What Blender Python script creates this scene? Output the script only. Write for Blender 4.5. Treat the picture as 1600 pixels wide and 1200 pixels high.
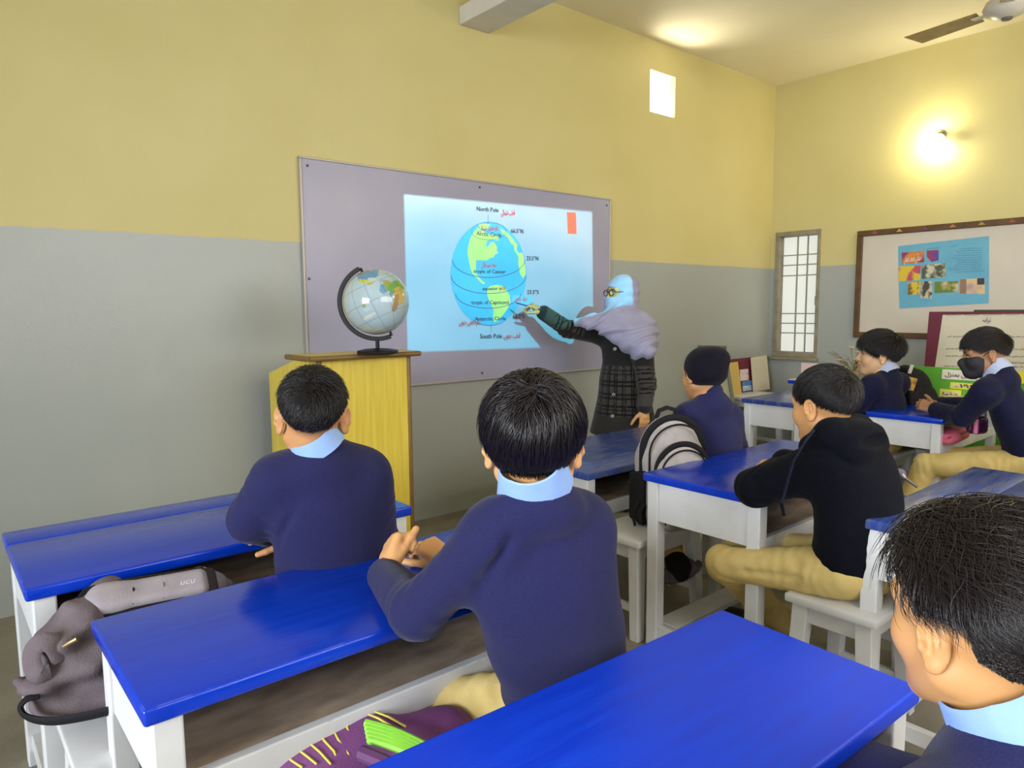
import bpy, math, random
import numpy as np
from math import sin, cos, pi, radians, sqrt, atan2
from mathutils import Vector, Matrix

for o in list(bpy.data.objects):
    bpy.data.objects.remove(o)
SC = bpy.context.scene
COL = SC.collection
rnd = random.Random(7)

# ------------------------------------------------------------------ camera
F_PX, CAM_H = 1100.58, 1.35
YAW, PITCH, ROLL = radians(40.1357), radians(-6.1096), radians(-0.4731)
_f = np.array([sin(YAW) * cos(PITCH), cos(YAW) * cos(PITCH), sin(PITCH)])
_r = np.array([cos(YAW), -sin(YAW), 0.0])
_u = np.cross(_r, _f)
CAM_R = cos(ROLL) * _r + sin(ROLL) * _u
CAM_U = -sin(ROLL) * _r + cos(ROLL) * _u
CAM_F = _f
cam_data = bpy.data.cameras.new('camera')
cam_data.sensor_fit = 'HORIZONTAL'
cam_data.sensor_width = 36.0
cam_data.lens = F_PX / 1600.0 * 36.0
cam_data.clip_start = 0.02
cam = bpy.data.objects.new('camera', cam_data)
COL.objects.link(cam)
mw = Matrix.Identity(4)
for i in range(3):
    mw[i][0], mw[i][1], mw[i][2] = CAM_R[i], CAM_U[i], -CAM_F[i]
mw[2][3] = CAM_H
cam.matrix_world = mw
SC.camera = cam


def at(x, y, d):
    """world point seen at pixel x, y of the 1600 x 1200 photograph, d metres in front of the lens"""
    return np.array([0, 0, CAM_H]) + d * (CAM_F + CAM_R * (x - 800) / F_PX - CAM_U * (y - 600) / F_PX)


def on_z(x, y, z):
    v = at(x, y, 1.0) - np.array([0, 0, CAM_H])
    return np.array([0, 0, CAM_H]) + v * (z - CAM_H) / v[2]


def on_y(x, y, Y):
    v = at(x, y, 1.0) - np.array([0, 0, CAM_H])
    return np.array([0, 0, CAM_H]) + v * Y / v[1]


def on_x(x, y, X):
    v = at(x, y, 1.0) - np.array([0, 0, CAM_H])
    return np.array([0, 0, CAM_H]) + v * X / v[0]


# ------------------------------------------------------------------ view, world, lights
SC.view_settings.view_transform = 'Standard'
SC.view_settings.look = 'None'
SC.view_settings.exposure = 0.0
SC.view_settings.gamma = 1.0
SC.view_settings.use_curve_mapping = False

world = bpy.data.worlds.new('world')
SC.world = world
world.use_nodes = True
wb = world.node_tree.nodes['Background']
wb.inputs[0].default_value = (0.92, 0.96, 1.0, 1)
wb.inputs[1].default_value = 2.2


def area(name, loc, target, sx, sy, power, col=(1, 1, 1), spread=180):
    l = bpy.data.lights.new(name, 'AREA')
    l.shape = 'RECTANGLE'
    l.size, l.size_y = sx, sy
    l.energy = power
    l.color = col
    l.spread = radians(spread)
    o = bpy.data.objects.new(name, l)
    COL.objects.link(o)
    o.location = loc
    o.rotation_euler = (Vector(target) - Vector(loc)).to_track_quat('-Z', 'Y').to_euler()
    return o


def point(name, loc, power, col=(1, 1, 1), r=0.03):
    l = bpy.data.lights.new(name, 'POINT')
    l.energy = power
    l.color = col
    l.shadow_soft_size = r
    o = bpy.data.objects.new(name, l)
    COL.objects.link(o)
    o.location = loc
    return o


# added soft area lights for unseen daylight; the back and left walls have no windows
area('fill_light_left', (-4.3, 0.0, 1.8), (2.6, 0.4, 0.4), 3.0, 1.9, 158, (0.88, 0.94, 1.0), 100)
area('fill_light_back', (2.2, -1.75, 2.1), (2.4, 3.0, 1.3), 3.6, 1.5, 96, (0.98, 0.97, 0.98))
# the lit bulb on the right wall and the bulbs at the back
point('bulb_light', (6.29, 2.235, 2.66), 19, (1.0, 0.90, 0.62), 0.035)
point('bulb_light_back', (4.6, -1.5, 2.75), 62, (1.0, 0.9, 0.68), 0.05)
# the photographer's flash beside the lens
point('flash', (0.03, -0.02, 1.45), 7, (1.0, 0.97, 0.95), 0.02)
# daylight bounced up through the open vent
area('vent_light', (4.72, 3.90, 2.72), (4.71, 3.40, 3.43), 0.35, 0.35, 21, (1.0, 0.93, 0.75))


def projector():
    """ceiling projector: a spot whose beam is cut to the rectangle of the slide"""
    loc = Vector((2.2, 0.0, 2.85))
    tgt = Vector((3.07, 3.66, 1.56))
    l = bpy.data.lights.new('projector_light', 'SPOT')
    l.energy = 900
    l.spot_size = radians(40)
    l.spot_blend = 0.0
    l.shadow_soft_size = 0.008
    o = bpy.data.objects.new('projector_light', l)
    COL.objects.link(o)
    o.location = loc
    q = (tgt - loc).to_track_quat('-Z', 'Y')
    o.rotation_euler = q.to_euler()
    inv = q.to_matrix().inverted()
    corners = []
    for x, z in ((2.262, 2.030), (3.873, 2.058), (3.893, 1.067), (2.262, 1.094)):
        v = inv @ (Vector((x, 3.655, z)) - loc)
        corners.append((v.x / -v.z, v.y / -v.z))
    l.use_nodes = True
    nt = l.node_tree
    N, L = nt.nodes, nt.links
    em = [n for n in N if n.type == 'EMISSION'][0]
    tc = N.new('ShaderNodeTexCoord')
    sep = N.new('ShaderNodeSeparateXYZ')
    L.new(tc.outputs['Normal'], sep.inputs[0])

    def m(op, a, b=None, c=None):
        n = N.new('ShaderNodeMath')
        n.operation = op
        for i, v in enumerate((a, b, c)):
            if v is None:
                continue
            if isinstance(v, (int, float)):
                n.inputs[i].default_value = v
            else:
                L.new(v, n.inputs[i])
        return n.outputs[0]
    az = m('ABSOLUTE', sep.outputs[2])
    u = m('DIVIDE', sep.outputs[0], az)
    v = m('DIVIDE', sep.outputs[1], az)
    acc = None
    cx = sum(c[0] for c in corners) / 4
    cy = sum(c[1] for c in corners) / 4
    for i in range(4):
        (x0, y0), (x1, y1) = corners[i], corners[(i + 1) % 4]
        a, b = y1 - y0, x0 - x1
        ln = sqrt(a * a + b * b)
        a, b = a / ln, b / ln
        c = -(a * x0 + b * y0)
        if a * cx + b * cy + c < 0:
            a, b, c = -a, -b, -c
        e = m('ADD', m('MULTIPLY_ADD', u, a, c), m('MULTIPLY', v, b))
        e = m('MULTIPLY', e, 900.0)
        cl = N.new('ShaderNodeClamp')
        L.new(e, cl.inputs[0])
        acc = cl.outputs[0] if acc is None else m('MULTIPLY', acc, cl.outputs[0])
    # the slide's own background: whiter top and right corner, cyan elsewhere, soft cloudiness
    cmb = N.new('ShaderNodeCombineXYZ')
    L.new(u, cmb.inputs[0])
    L.new(v, cmb.inputs[1])
    no = N.new('ShaderNodeTexNoise')
    no.inputs['Scale'].default_value = 5.0
    no.inputs['Detail'].default_value = 2.0
    mp = N.new('ShaderNodeMapping')
    mp.inputs['Scale'].default_value = (0.6, 2.2, 1)
    L.new(cmb.outputs[0], mp.inputs[0])
    L.new(mp.outputs[0], no.inputs['Vector'])
    vv = m('MULTIPLY_ADD', v, 1.0 / (corners[0][1] - corners[3][1]), -corners[3][1] / (corners[0][1] - corners[3][1]))
    uu = m('MULTIPLY_ADD', u, 1.0 / (corners[1][0] - corners[0][0]), -corners[0][0] / (corners[1][0] - corners[0][0]))
    g = m('POWER', vv, 5.0)
    g = m('ADD', g, m('MULTIPLY', m('MULTIPLY', m('POWER', uu, 6.0), vv), 0.5))
    g = m('ADD', g, m('MULTIPLY_ADD', no.outputs[0], 0.7, -0.34))
    mix = N.new('ShaderNodeMix')
    mix.data_type = 'RGBA'
    mix.clamp_factor = True
    L.new(g, mix.inputs[0])
    mix.inputs[6].default_value = (0.0, 0.87, 0.93, 1)
    mix.inputs[7].default_value = (0.8, 1.45, 1.2, 1)
    L.new(mix.outputs[2], em.inputs[0])
    L.new(acc, em.inputs[1])


projector()
# ------------------------------------------------------------------ tags and materials
def tag(o, label=None, cat=None, group=None, kind=None):
    for k, v in (('label', label), ('category', cat), ('group', group), ('kind', kind)):
        if v:
            o[k] = v
    return o


def empty(name, loc, label=None, cat=None, group=None):
    o = bpy.data.objects.new(name, None)
    o.empty_display_size = 0.05
    COL.objects.link(o)
    o.location = loc
    return tag(o, label, cat, group)


def copy_tree(o, parent=None):
    c = o.copy()
    COL.objects.link(c)
    c.parent = parent
    for ch in list(o.children):
        copy_tree(ch, c)
    return c


def lin(r, g, b):
    return tuple((c / 255 / 12.92 if c / 255 <= 0.04045 else ((c / 255 + 0.055) / 1.055) ** 2.4) for c in (r, g, b)) + (1,)


MATS = {}


def mat(name, rgb, rough=0.6, rgb2=None, scale=8.0, stretch=(1, 1, 1), bump=0.0, bump_scale=60.0, spec=0.5, metal=0.0,
        sheen=0.0, coat=0.0, emit=None, emit_s=0.0, thresh=(0.35, 0.65), detail=4.0, rough2=None, bstretch=(1, 1, 1),
        trans=0.0, attr=None, alpha=None, aniso=0.0):
    """principled material: two sRGB colours mixed by noise, noise relief"""
    if name in MATS:
        return MATS[name]
    m = bpy.data.materials.new(name)
    m.use_nodes = True
    N, L = m.node_tree.nodes, m.node_tree.links
    b = N['Principled BSDF']
    b.inputs['Base Color'].default_value = lin(*rgb)
    b.inputs['Roughness'].default_value = rough
    b.inputs['Specular IOR Level'].default_value = spec
    b.inputs['Metallic'].default_value = metal
    b.inputs['Sheen Weight'].default_value = sheen
    b.inputs['Sheen Roughness'].default_value = 0.5
    b.inputs['Coat Weight'].default_value = coat
    b.inputs['Coat Roughness'].default_value = 0.08
    b.inputs['Transmission Weight'].default_value = trans
    b.inputs['Anisotropic'].default_value = aniso
    if alpha is not None:
        b.inputs['Alpha'].default_value = alpha
    tc = N.new('ShaderNodeTexCoord')

    def noise(sc, st, det):
        mp = N.new('ShaderNodeMapping')
        mp.inputs['Scale'].default_value = st
        n = N.new('ShaderNodeTexNoise')
        n.inputs['Scale'].default_value = sc
        n.inputs['Detail'].default_value = det
        L.new(tc.outputs['Object'], mp.inputs[0])
        L.new(mp.outputs[0], n.inputs['Vector'])
        return n
    col_out = None
    if rgb2 is not None:
        n = noise(scale, stretch, detail)
        r = N.new('ShaderNodeMapRange')
        r.inputs[1].default_value, r.inputs[2].default_value = thresh
        L.new(n.outputs[0], r.inputs[0])
        mx = N.new('ShaderNodeMix')
        mx.data_type = 'RGBA'
        mx.inputs[6].default_value, mx.inputs[7].default_value = lin(*rgb), lin(*rgb2)
        L.new(r.outputs[0], mx.inputs[0])
        col_out = mx.outputs[2]
        if rough2 is not None:
            rr = N.new('ShaderNodeMapRange')
            rr.inputs[3].default_value, rr.inputs[4].default_value = rough, rough2
            L.new(r.outputs[0], rr.inputs[0])
            L.new(rr.outputs[0], b.inputs['Roughness'])
    if attr:
        a = N.new('ShaderNodeAttribute')
        a.attribute_name = attr
        if col_out is not None:
            mx2 = N.new('ShaderNodeMix')
            mx2.data_type = 'RGBA'
            mx2.blend_type = 'MULTIPLY'
            mx2.inputs[0].default_value = 1.0
            L.new(a.outputs['Color'], mx2.inputs[6])
            L.new(col_out, mx2.inputs[7])
            col_out = mx2.outputs[2]
        else:
            col_out = a.outputs['Color']
    if col_out is not None:
        L.new(col_out, b.inputs['Base Color'])
    if bump:
        n = noise(bump_scale, bstretch, 3.0)
        bp = N.new('ShaderNodeBump')
        bp.inputs['Strength'].default_value = min(1.0, bump)
        bp.inputs['Distance'].default_value = 0.004
        L.new(n.outputs[0], bp.inputs['Height'])
        L.new(bp.outputs[0], b.inputs['Normal'])
    if emit:
        b.inputs['Emission Color'].default_value = lin(*emit)
        b.inputs['Emission Strength'].default_value = emit_s
    MATS[name] = m
    return m


# ------------------------------------------------------------------ mesh building
def rot_z(a):
    return np.array([[cos(a), -sin(a), 0], [sin(a), cos(a), 0], [0, 0, 1.0]])


def rot_x(a):
    return np.array([[1.0, 0, 0], [0, cos(a), -sin(a)], [0, sin(a), cos(a)]])


def rot_y(a):
    return np.array([[cos(a), 0, sin(a)], [0, 1.0, 0], [-sin(a), 0, cos(a)]])


def unit(v):
    v = np.asarray(v, float)
    n = np.linalg.norm(v)
    return v / n if n > 1e-9 else v


def crv(pts, n=6):
    """smooth path through the points"""
    P = [np.asarray(p, float) for p in pts]
    P = [2 * P[0] - P[1]] + P + [2 * P[-1] - P[-2]]
    out = []
    for i in range(1, len(P) - 2):
        for k in range(n):
            t = k / n
            a, b, c, d = P[i - 1], P[i], P[i + 1], P[i + 2]
            out.append(.5 * (2 * b + (c - a) * t + (2 * a - 5 * b + 4 * c - d) * t * t + (3 * b - a - 3 * c + d) * t ** 3))
    return out + [P[-2]]


class MB:
    """collects shapes and links them as one mesh object"""

    def __init__(s):
        s.v, s.f, s.m, s.cur = [], [], [], 0

    def mi(s, i):
        s.cur = i
        return s

    def add(s, vs, fs):
        n = len(s.v)
        s.v += [tuple(map(float, v)) for v in vs]
        s.f += [tuple(i + n for i in f) for f in fs]
        s.m += [s.cur] * len(fs)
        return s

    def box(s, lo, hi, R=None, c=None):
        x0, y0, z0 = lo
        x1, y1, z1 = hi
        vs = [(x, y, z) for z in (z0, z1) for y in (y0, y1) for x in (x0, x1)]
        if R is not None:
            c = np.zeros(3) if c is None else np.asarray(c)
            vs = [R @ (np.array(v) - c) + c for v in vs]
        return s.add(vs, [(0, 2, 3, 1), (4, 5, 7, 6), (0, 1, 5, 4), (2, 6, 7, 3), (0, 4, 6, 2), (1, 3, 7, 5)])

    def cbox(s, c, size, R=None):
        h = np.array(size) / 2
        vs = [np.array((x, y, z)) * h for z in (-1, 1) for y in (-1, 1) for x in (-1, 1)]
        R = np.eye(3) if R is None else R
        return s.add([R @ v + np.array(c) for v in vs], [(0, 2, 3, 1), (4, 5, 7, 6), (0, 1, 5, 4), (2, 6, 7, 3), (0, 4, 6, 2), (1, 3, 7, 5)])

    def taper(s, c0, s0, c1, s1):
        """four sided post from c0 (size s0) to c1 (size s1), rings horizontal"""
        vs = []
        for c, z in ((c0, s0), (c1, s1)):
            for dx, dy in ((-1, -1), (1, -1), (1, 1), (-1, 1)):
                vs.append((c[0] + dx * z[0] / 2, c[1] + dy * z[1] / 2, c[2]))
        return s.add(vs, [(3, 2, 1, 0), (4, 5, 6, 7), (0, 1, 5, 4), (1, 2, 6, 5), (2, 3, 7, 6), (3, 0, 4, 7)])

    def tube(s, pts, r, n=10, cap=True, flat=1.0, up=None):
        pts = [np.asarray(p, float) for p in pts]
        rs = r if hasattr(r, '__len__') else [r] * len(pts)
        vs, fs = [], []
        prev = None
        for i, p in enumerate(pts):
            t = unit(pts[min(i + 1, len(pts) - 1)] - pts[max(i - 1, 0)])
            a = prev if prev is not None else (np.asarray(up, float) if up is not None else (np.array([0, 0, 1.0]) if abs(t[2]) < 0.9 else np.array([1.0, 0, 0])))
            b = unit(np.cross(t, a))
            a = np.cross(b, t)
            prev = a
            for k in range(n):
                an = 2 * pi * k / n
                vs.append(p + rs[i] * (cos(an) * b + sin(an) * a * flat))
        for i in range(len(pts) - 1):
            for k in range(n):
                k2 = (k + 1) % n
                fs.append((i * n + k, i * n + k2, (i + 1) * n + k2, (i + 1) * n + k))
        if cap:
            fs.append(tuple(range(n - 1, -1, -1)))
            fs.append(tuple((len(pts) - 1) * n + k for k in range(n)))
        return s.add(vs, fs)

    def lathe(s, prof, c=(0, 0, 0), n=24, R=None):
        """profile of (radius, height) about the axis z through c"""
        R = np.eye(3) if R is None else R
        vs, fs = [], []
        for r, z in prof:
            for k in range(n):
                a = 2 * pi * k / n
                vs.append(R @ np.array([r * cos(a), r * sin(a), z]) + np.array(c))
        for i in range(len(prof) - 1):
            for k in range(n):
                k2 = (k + 1) % n
                fs.append((i * n + k, i * n + k2, (i + 1) * n + k2, (i + 1) * n + k))
        fs.append(tuple(range(n - 1, -1, -1)))
        fs.append(tuple((len(prof) - 1) * n + k for k in range(n)))
        return s.add(vs, fs)

    def prism(s, poly, d, origin=(0, 0, 0), ux=(1, 0, 0), uy=(0, 0, 1)):
        """polygon in the plane ux, uy pushed along vector d"""
        o, ux, uy, d = (np.asarray(a, float) for a in (origin, ux, uy, d))
        n = len(poly)
        a = [o + ux * p[0] + uy * p[1] for p in poly]
        vs = a + [p + d for p in a]
        fs = [tuple(range(n)), tuple(range(2 * n - 1, n - 1, -1))]
        fs += [(i, i + n, (i + 1) % n + n, (i + 1) % n) for i in range(n)]
        return s.add(vs, fs)

    def build(s, name, mats, parent=None, smooth=False, bevel=0.0, seg=2, kind=None, sub=0, auto=True):
        me = bpy.data.meshes.new(name)
        off = np.array(parent_loc(parent))
        me.from_pydata([tuple(np.array(v) - off) for v in s.v], [], s.f)
        for m in (mats if isinstance(mats, (list, tuple)) else [mats]):
            me.materials.append(m)
        me.polygons.foreach_set('material_index', s.m)
        import bmesh
        bm = bmesh.new()
        bm.from_mesh(me)
        bmesh.ops.recalc_face_normals(bm, faces=bm.faces)
        if bevel:
            es = [e for e in bm.edges if len(e.link_faces) == 2 and e.calc_face_angle(0) > 0.6]
            bmesh.ops.bevel(bm, geom=es, offset=bevel, segments=seg, profile=0.5, affect='EDGES')
        bm.to_mesh(me)
        bm.free()
        if smooth:
            me.polygons.foreach_set('use_smooth', [True] * len(me.polygons))
        o = bpy.data.objects.new(name, me)
        COL.objects.link(o)
        if smooth and auto:
            try:
                me.set_sharp_from_angle(angle=radians(40))
            except Exception:
                pass
        if sub:
            md = o.modifiers.new('s', 'SUBSURF')
            md.levels = md.render_levels = sub
        if parent:
            o.parent = parent
        if kind:
            o['kind'] = kind
        return o


def parent_loc(p):
    v = np.zeros(3)
    while p is not None:
        v += np.array(p.location)
        p = p.parent
    return v


# ------------------------------------------------------------------ text (shaped by hand: presentation forms in visual order)
AR = {  # letter: (isolated, final, initial, medial)
    'ا': 0xFE8D, 'ب': 0xFE8F, 'ت': 0xFE95, 'ج': 0xFE9D, 'خ': 0xFEA5, 'د': 0xFEA9, 'ر': 0xFEAD, 'ز': 0xFEAF, 'س': 0xFEB1, 'ش': 0xFEB5,
    'ص': 0xFEB9, 'ط': 0xFEC1, 'ف': 0xFED1, 'ق': 0xFED5, 'ل': 0xFEDD, 'م': 0xFEE1, 'ن': 0xFEE5, 'و': 0xFEED, 'ی': 0xFBFC, 'ہ': 0xFBA6, 'ئ': 0xFE89,
    'ح': 0xFEA1, 'ع': 0xFEC9, 'ک': 0xFB8E, 'پ': 0xFB56, 'ء': 0xFE80}
NOJOIN = 'ادرزوء'


def urdu(txt):
    out = []
    for w in txt.split(' '):
        g = []
        for i, c in enumerate(w):
            if c not in AR:
                g.append(c)
                continue
            prev = i > 0 and w[i - 1] in AR and w[i - 1] not in NOJOIN and c != 'ء'
            nxt = i + 1 < len(w) and w[i + 1] in AR and c not in NOJOIN and w[i + 1] != 'ء'
            base = AR[c]
            if c in NOJOIN:
                k = 1 if prev else 0
            else:
                k = {(0, 0): 0, (1, 0): 1, (0, 1): 2, (1, 1): 3}[(int(prev), int(nxt))]
            g.append(chr(base + (0 if c == 'ء' else k)))
        out.append(''.join(reversed(g)))
    return ' '.join(reversed(out))


def text_obj(name, body, size, m, parent, loc, ux, uy, depth=0.0008, shear=0.0, bold=0.0, align='CENTER', width=None):
    """flat lettering as a mesh; ux, uy: unit axes of the writing plane; loc is world"""
    cu = bpy.data.curves.new(name, 'FONT')
    cu.body = body
    cu.size = size
    cu.align_x = align
    cu.align_y = 'CENTER'
    cu.shear = shear
    cu.offset = bold
    cu.extrude = depth
    cu.resolution_u = 2
    t = bpy.data.objects.new(name + '_curve', cu)
    COL.objects.link(t)
    dg = bpy.context.evaluated_depsgraph_get()
    dg.update()
    me = bpy.data.meshes.new_from_object(t.evaluated_get(dg))
    bpy.data.objects.remove(t)
    bpy.data.curves.remove(cu)
    n = len(me.vertices)
    co = np.zeros(n * 3)
    me.vertices.foreach_get('co', co)
    co = co.reshape(-1, 3)
    if width and n:
        w = co[:, 0].max() - co[:, 0].min()
        co[:, 0] *= width / max(w, 1e-6)
    ux, uy = np.asarray(ux, float), np.asarray(uy, float)
    uz = np.cross(ux, uy)
    off = np.array(loc) - parent_loc(parent)
    co = co[:, :1] * ux + co[:, 1:2] * uy + co[:, 2:3] * uz + off
    me.vertices.foreach_set('co', co.ravel())
    me.materials.clear()
    me.materials.append(m)
    o = bpy.data.objects.new(name, me)
    COL.objects.link(o)
    if parent:
        o.parent = parent
    return o


# ------------------------------------------------------------------ implicit surfaces: smooth unions meshed by surface nets
class Sdf:
    def __init__(s):
        s.ops = []
        s.R, s.t, s.s = np.eye(3), np.zeros(3), 1.0

    def frame(s, t=(0, 0, 0), R=None, sc=1.0):
        s.t, s.R, s.s = np.asarray(t, float), (np.eye(3) if R is None else R), sc
        return s

    def _p(s, p):
        return s.R @ (np.asarray(p, float) * s.s) + s.t

    def cone(s, a, b, ra, rb, k=0.02, op='+'):
        a, b, ra, rb, k = s._p(a), s._p(b), ra * s.s, rb * s.s, k * s.s
        m = max(ra, rb)

        def f(X, Y, Z):
            ab = b - a
            L2 = max(float(ab @ ab), 1e-12)
            px, py, pz = X - a[0], Y - a[1], Z - a[2]
            t = np.clip((px * ab[0] + py * ab[1] + pz * ab[2]) / L2, 0, 1)
            return np.sqrt((px - t * ab[0]) ** 2 + (py - t * ab[1]) ** 2 + (pz - t * ab[2]) ** 2) - (ra + (rb - ra) * t)
        s.ops.append((np.minimum(a, b) - m, np.maximum(a, b) + m, f, k, op))
        return s

    def path(s, pts, rs, k=0.02, op='+'):
        for i in range(len(pts) - 1):
            s.cone(pts[i], pts[i + 1], rs[i], rs[i + 1], k, op)
        return s

    def ell(s, c, r, R=None, k=0.02, op='+'):
        c = s._p(c)
        r = np.asarray(r, float) * s.s
        Q = s.R if R is None else s.R @ R
        k = k * s.s
        ext = np.sqrt(((Q * r) ** 2).sum(1))

        def f(X, Y, Z):
            px, py, pz = X - c[0], Y - c[1], Z - c[2]
            u = (Q[0, 0] * px + Q[1, 0] * py + Q[2, 0] * pz) / r[0]
            v = (Q[0, 1] * px + Q[1, 1] * py + Q[2, 1] * pz) / r[1]
            w = (Q[0, 2] * px + Q[1, 2] * py + Q[2, 2] * pz) / r[2]
            k0 = np.sqrt(u * u + v * v + w * w)
            k1 = np.sqrt((u / r[0]) ** 2 + (v / r[1]) ** 2 + (w / r[2]) ** 2)
            return k0 * (k0 - 1) / np.maximum(k1, 1e-9)
        s.ops.append((c - ext, c + ext, f, k, op))
        return s

    def box(s, c, h, R=None, rd=0.0, k=0.01, op='+'):
        c = s._p(c)
        h = np.asarray(h, float) * s.s
        Q = s.R if R is None else s.R @ R
        k, rd = k * s.s, rd * s.s
        ext = (np.abs(Q) * h).sum(1)

        def f(X, Y, Z):
            px, py, pz = X - c[0], Y - c[1], Z - c[2]
            q = []
            for i in range(3):
                q.append(np.abs(Q[0, i] * px + Q[1, i] * py + Q[2, i] * pz) - (h[i] - rd))
            return np.sqrt(np.maximum(q[0], 0) ** 2 + np.maximum(q[1], 0) ** 2 + np.maximum(q[2], 0) ** 2) + np.minimum(np.maximum(np.maximum(q[0], q[1]), q[2]), 0) - rd
        s.ops.append((c - ext, c + ext, f, k, op))
        return s

    def func(s, lo, hi, f):
        s.ops.append((np.asarray(lo, float), np.asarray(hi, float), f, 0.0, 'f'))
        return s

    def mesh(s, name, h, m, parent=None, zones=(), color=None, clip=None, kind=None, smooth_it=0):
        lo = np.min([o[0] for o in s.ops if o[4] == '+'], axis=0) - 3 * h
        hi = np.max([o[1] for o in s.ops if o[4] == '+'], axis=0) + 3 * h
        if clip is not None:
            lo, hi = np.maximum(lo, clip[0]), np.minimum(hi, clip[1])
        ax = []
        for d in range(3):
            x, out = lo[d], []
            zs = [(z[0][d], z[1][d], z[2]) for z in zones]
            while x < hi[d] + h:
                out.append(x)
                st = h
                for a, b, hf in zs:
                    if a - 2 * hf <= x <= b:
                        st = min(st, hf)
                    elif x < a and x + st > a:
                        st = min(st, max(hf, a - x))
                x += st
            ax.append(np.array(out, np.float64))
        xs, ys, zs = ax
        D = np.full((len(xs), len(ys), len(zs)), 0.3, np.float32)
        for a, b, f, k, op in s.ops:
            mg = k + 2.5 * h
            i0, i1 = [], []
            for d in range(3):
                i0.append(max(0, int(np.searchsorted(ax[d], a[d] - mg))))
                i1.append(int(np.searchsorted(ax[d], b[d] + mg)))
            if any(i1[d] <= i0[d] for d in range(3)):
                continue
            X = xs[i0[0]:i1[0]][:, None, None].astype(np.float32)
            Y = ys[i0[1]:i1[1]][None, :, None].astype(np.float32)
            Z = zs[i0[2]:i1[2]][None, None, :].astype(np.float32)
            V = D[i0[0]:i1[0], i0[1]:i1[1], i0[2]:i1[2]]
            if op == 'f':
                V[...] = f(X, Y, Z, V)
                continue
            d = f(X, Y, Z)
            if op == '+':
                if k > 0:
                    hh = np.maximum(k - np.abs(V - d), 0) / k
                    V[...] = np.minimum(V, d) - hh * hh * k * 0.25
                else:
                    V[...] = np.minimum(V, d)
            else:
                e = -d if op == '-' else d
                if k > 0:
                    hh = np.maximum(k - np.abs(V - e), 0) / k
                    V[...] = np.maximum(V, e) + hh * hh * k * 0.25
                else:
                    V[...] = np.maximum(V, e)
        D[0], D[-1], D[:, 0], D[:, -1], D[:, :, 0], D[:, :, -1] = 1, 1, 1, 1, 1, 1
        vs, fs = surface_nets(D, xs, ys, zs)
        me = bpy.data.meshes.new(name)
        off = parent_loc(parent)
        me.vertices.add(len(vs))
        me.vertices.foreach_set('co', (vs - off).astype(np.float32).ravel())
        me.loops.add(len(fs) * 4)
        me.loops.foreach_set('vertex_index', fs.astype(np.int32).ravel())
        me.polygons.add(len(fs))
        me.polygons.foreach_set('loop_start', np.arange(0, len(fs) * 4, 4, dtype=np.int32))
        me.polygons.foreach_set('use_smooth', np.ones(len(fs), bool))
        me.update(calc_edges=True)
        me.materials.append(m)
        if color is not None:
            at_ = me.color_attributes.new('paint', 'FLOAT_COLOR', 'POINT')
            c = np.ones((len(vs), 4), np.float32)
            c[:, :3] = color(vs)
            at_.data.foreach_set('color', c.ravel())
        o = bpy.data.objects.new(name, me)
        COL.objects.link(o)
        if parent:
            o.parent = parent
        if kind:
            o['kind'] = kind
        return o


def surface_nets(D, xs, ys, zs):
    S = D < 0
    c = S[:-1, :-1, :-1].astype(np.int8)
    for a, b, d in ((1, 0, 0), (0, 1, 0), (0, 0, 1), (1, 1, 0), (1, 0, 1), (0, 1, 1), (1, 1, 1)):
        c = c + S[a:S.shape[0] - 1 + a, b:S.shape[1] - 1 + b, d:S.shape[2] - 1 + d]
    I, J, K = np.nonzero((c > 0) & (c < 8))
    ids = np.full(c.shape, -1, np.int32)
    ids[I, J, K] = np.arange(len(I))
    acc = np.zeros((len(I), 3))
    cnt = np.zeros(len(I))
    ax = (xs, ys, zs)
    for d in range(3):
        o1, o2 = [q for q in range(3) if q != d]
        for u in (0, 1):
            for v in (0, 1):
                p0 = [I, J, K]
                p0 = [p0[0].copy(), p0[1].copy(), p0[2].copy()]
                p0[o1] += u
                p0[o2] += v
                p1 = [p0[0].copy(), p0[1].copy(), p0[2].copy()]
                p1[d] += 1
                a, b = D[p0[0], p0[1], p0[2]], D[p1[0], p1[1], p1[2]]
                m = (a < 0) != (b < 0)
                t = a / np.where(m, a - b, 1)
                for q in range(3):
                    A, B = ax[q][p0[q]], ax[q][p1[q]]
                    acc[:, q] += np.where(m, A + (B - A) * t, 0)
                cnt += m
    vs = acc / cnt[:, None]
    F = []
    for d in range(3):
        o1, o2 = (d + 1) % 3, (d + 2) % 3
        sl0, sl1 = [slice(None)] * 3, [slice(None)] * 3
        sl0[d], sl1[d] = slice(0, -1), slice(1, None)
        a, b = S[tuple(sl0)], S[tuple(sl1)]
        P = np.nonzero(a != b)
        P = [q.copy() for q in P]
        ok = (P[o1] > 0) & (P[o2] > 0) & (P[o1] < D.shape[o1] - 1) & (P[o2] < D.shape[o2] - 1)
        P = [q[ok] for q in P]
        ins = S[P[0], P[1], P[2]]

        def cell(u, v):
            q = [P[0].copy(), P[1].copy(), P[2].copy()]
            q[o1] -= u
            q[o2] -= v
            return ids[q[0], q[1], q[2]]
        quad = np.stack([cell(1, 1), cell(0, 1), cell(0, 0), cell(1, 0)], 1)
        quad[~ins] = quad[~ins][:, ::-1]
        F.append(quad)
    return vs, np.concatenate(F)
# ------------------------------------------------------------------ room
XR, YF, ZC, DADO = 6.41, 3.68, 3.43, 1.715
XL, YB = -4.6, -2.0


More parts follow.
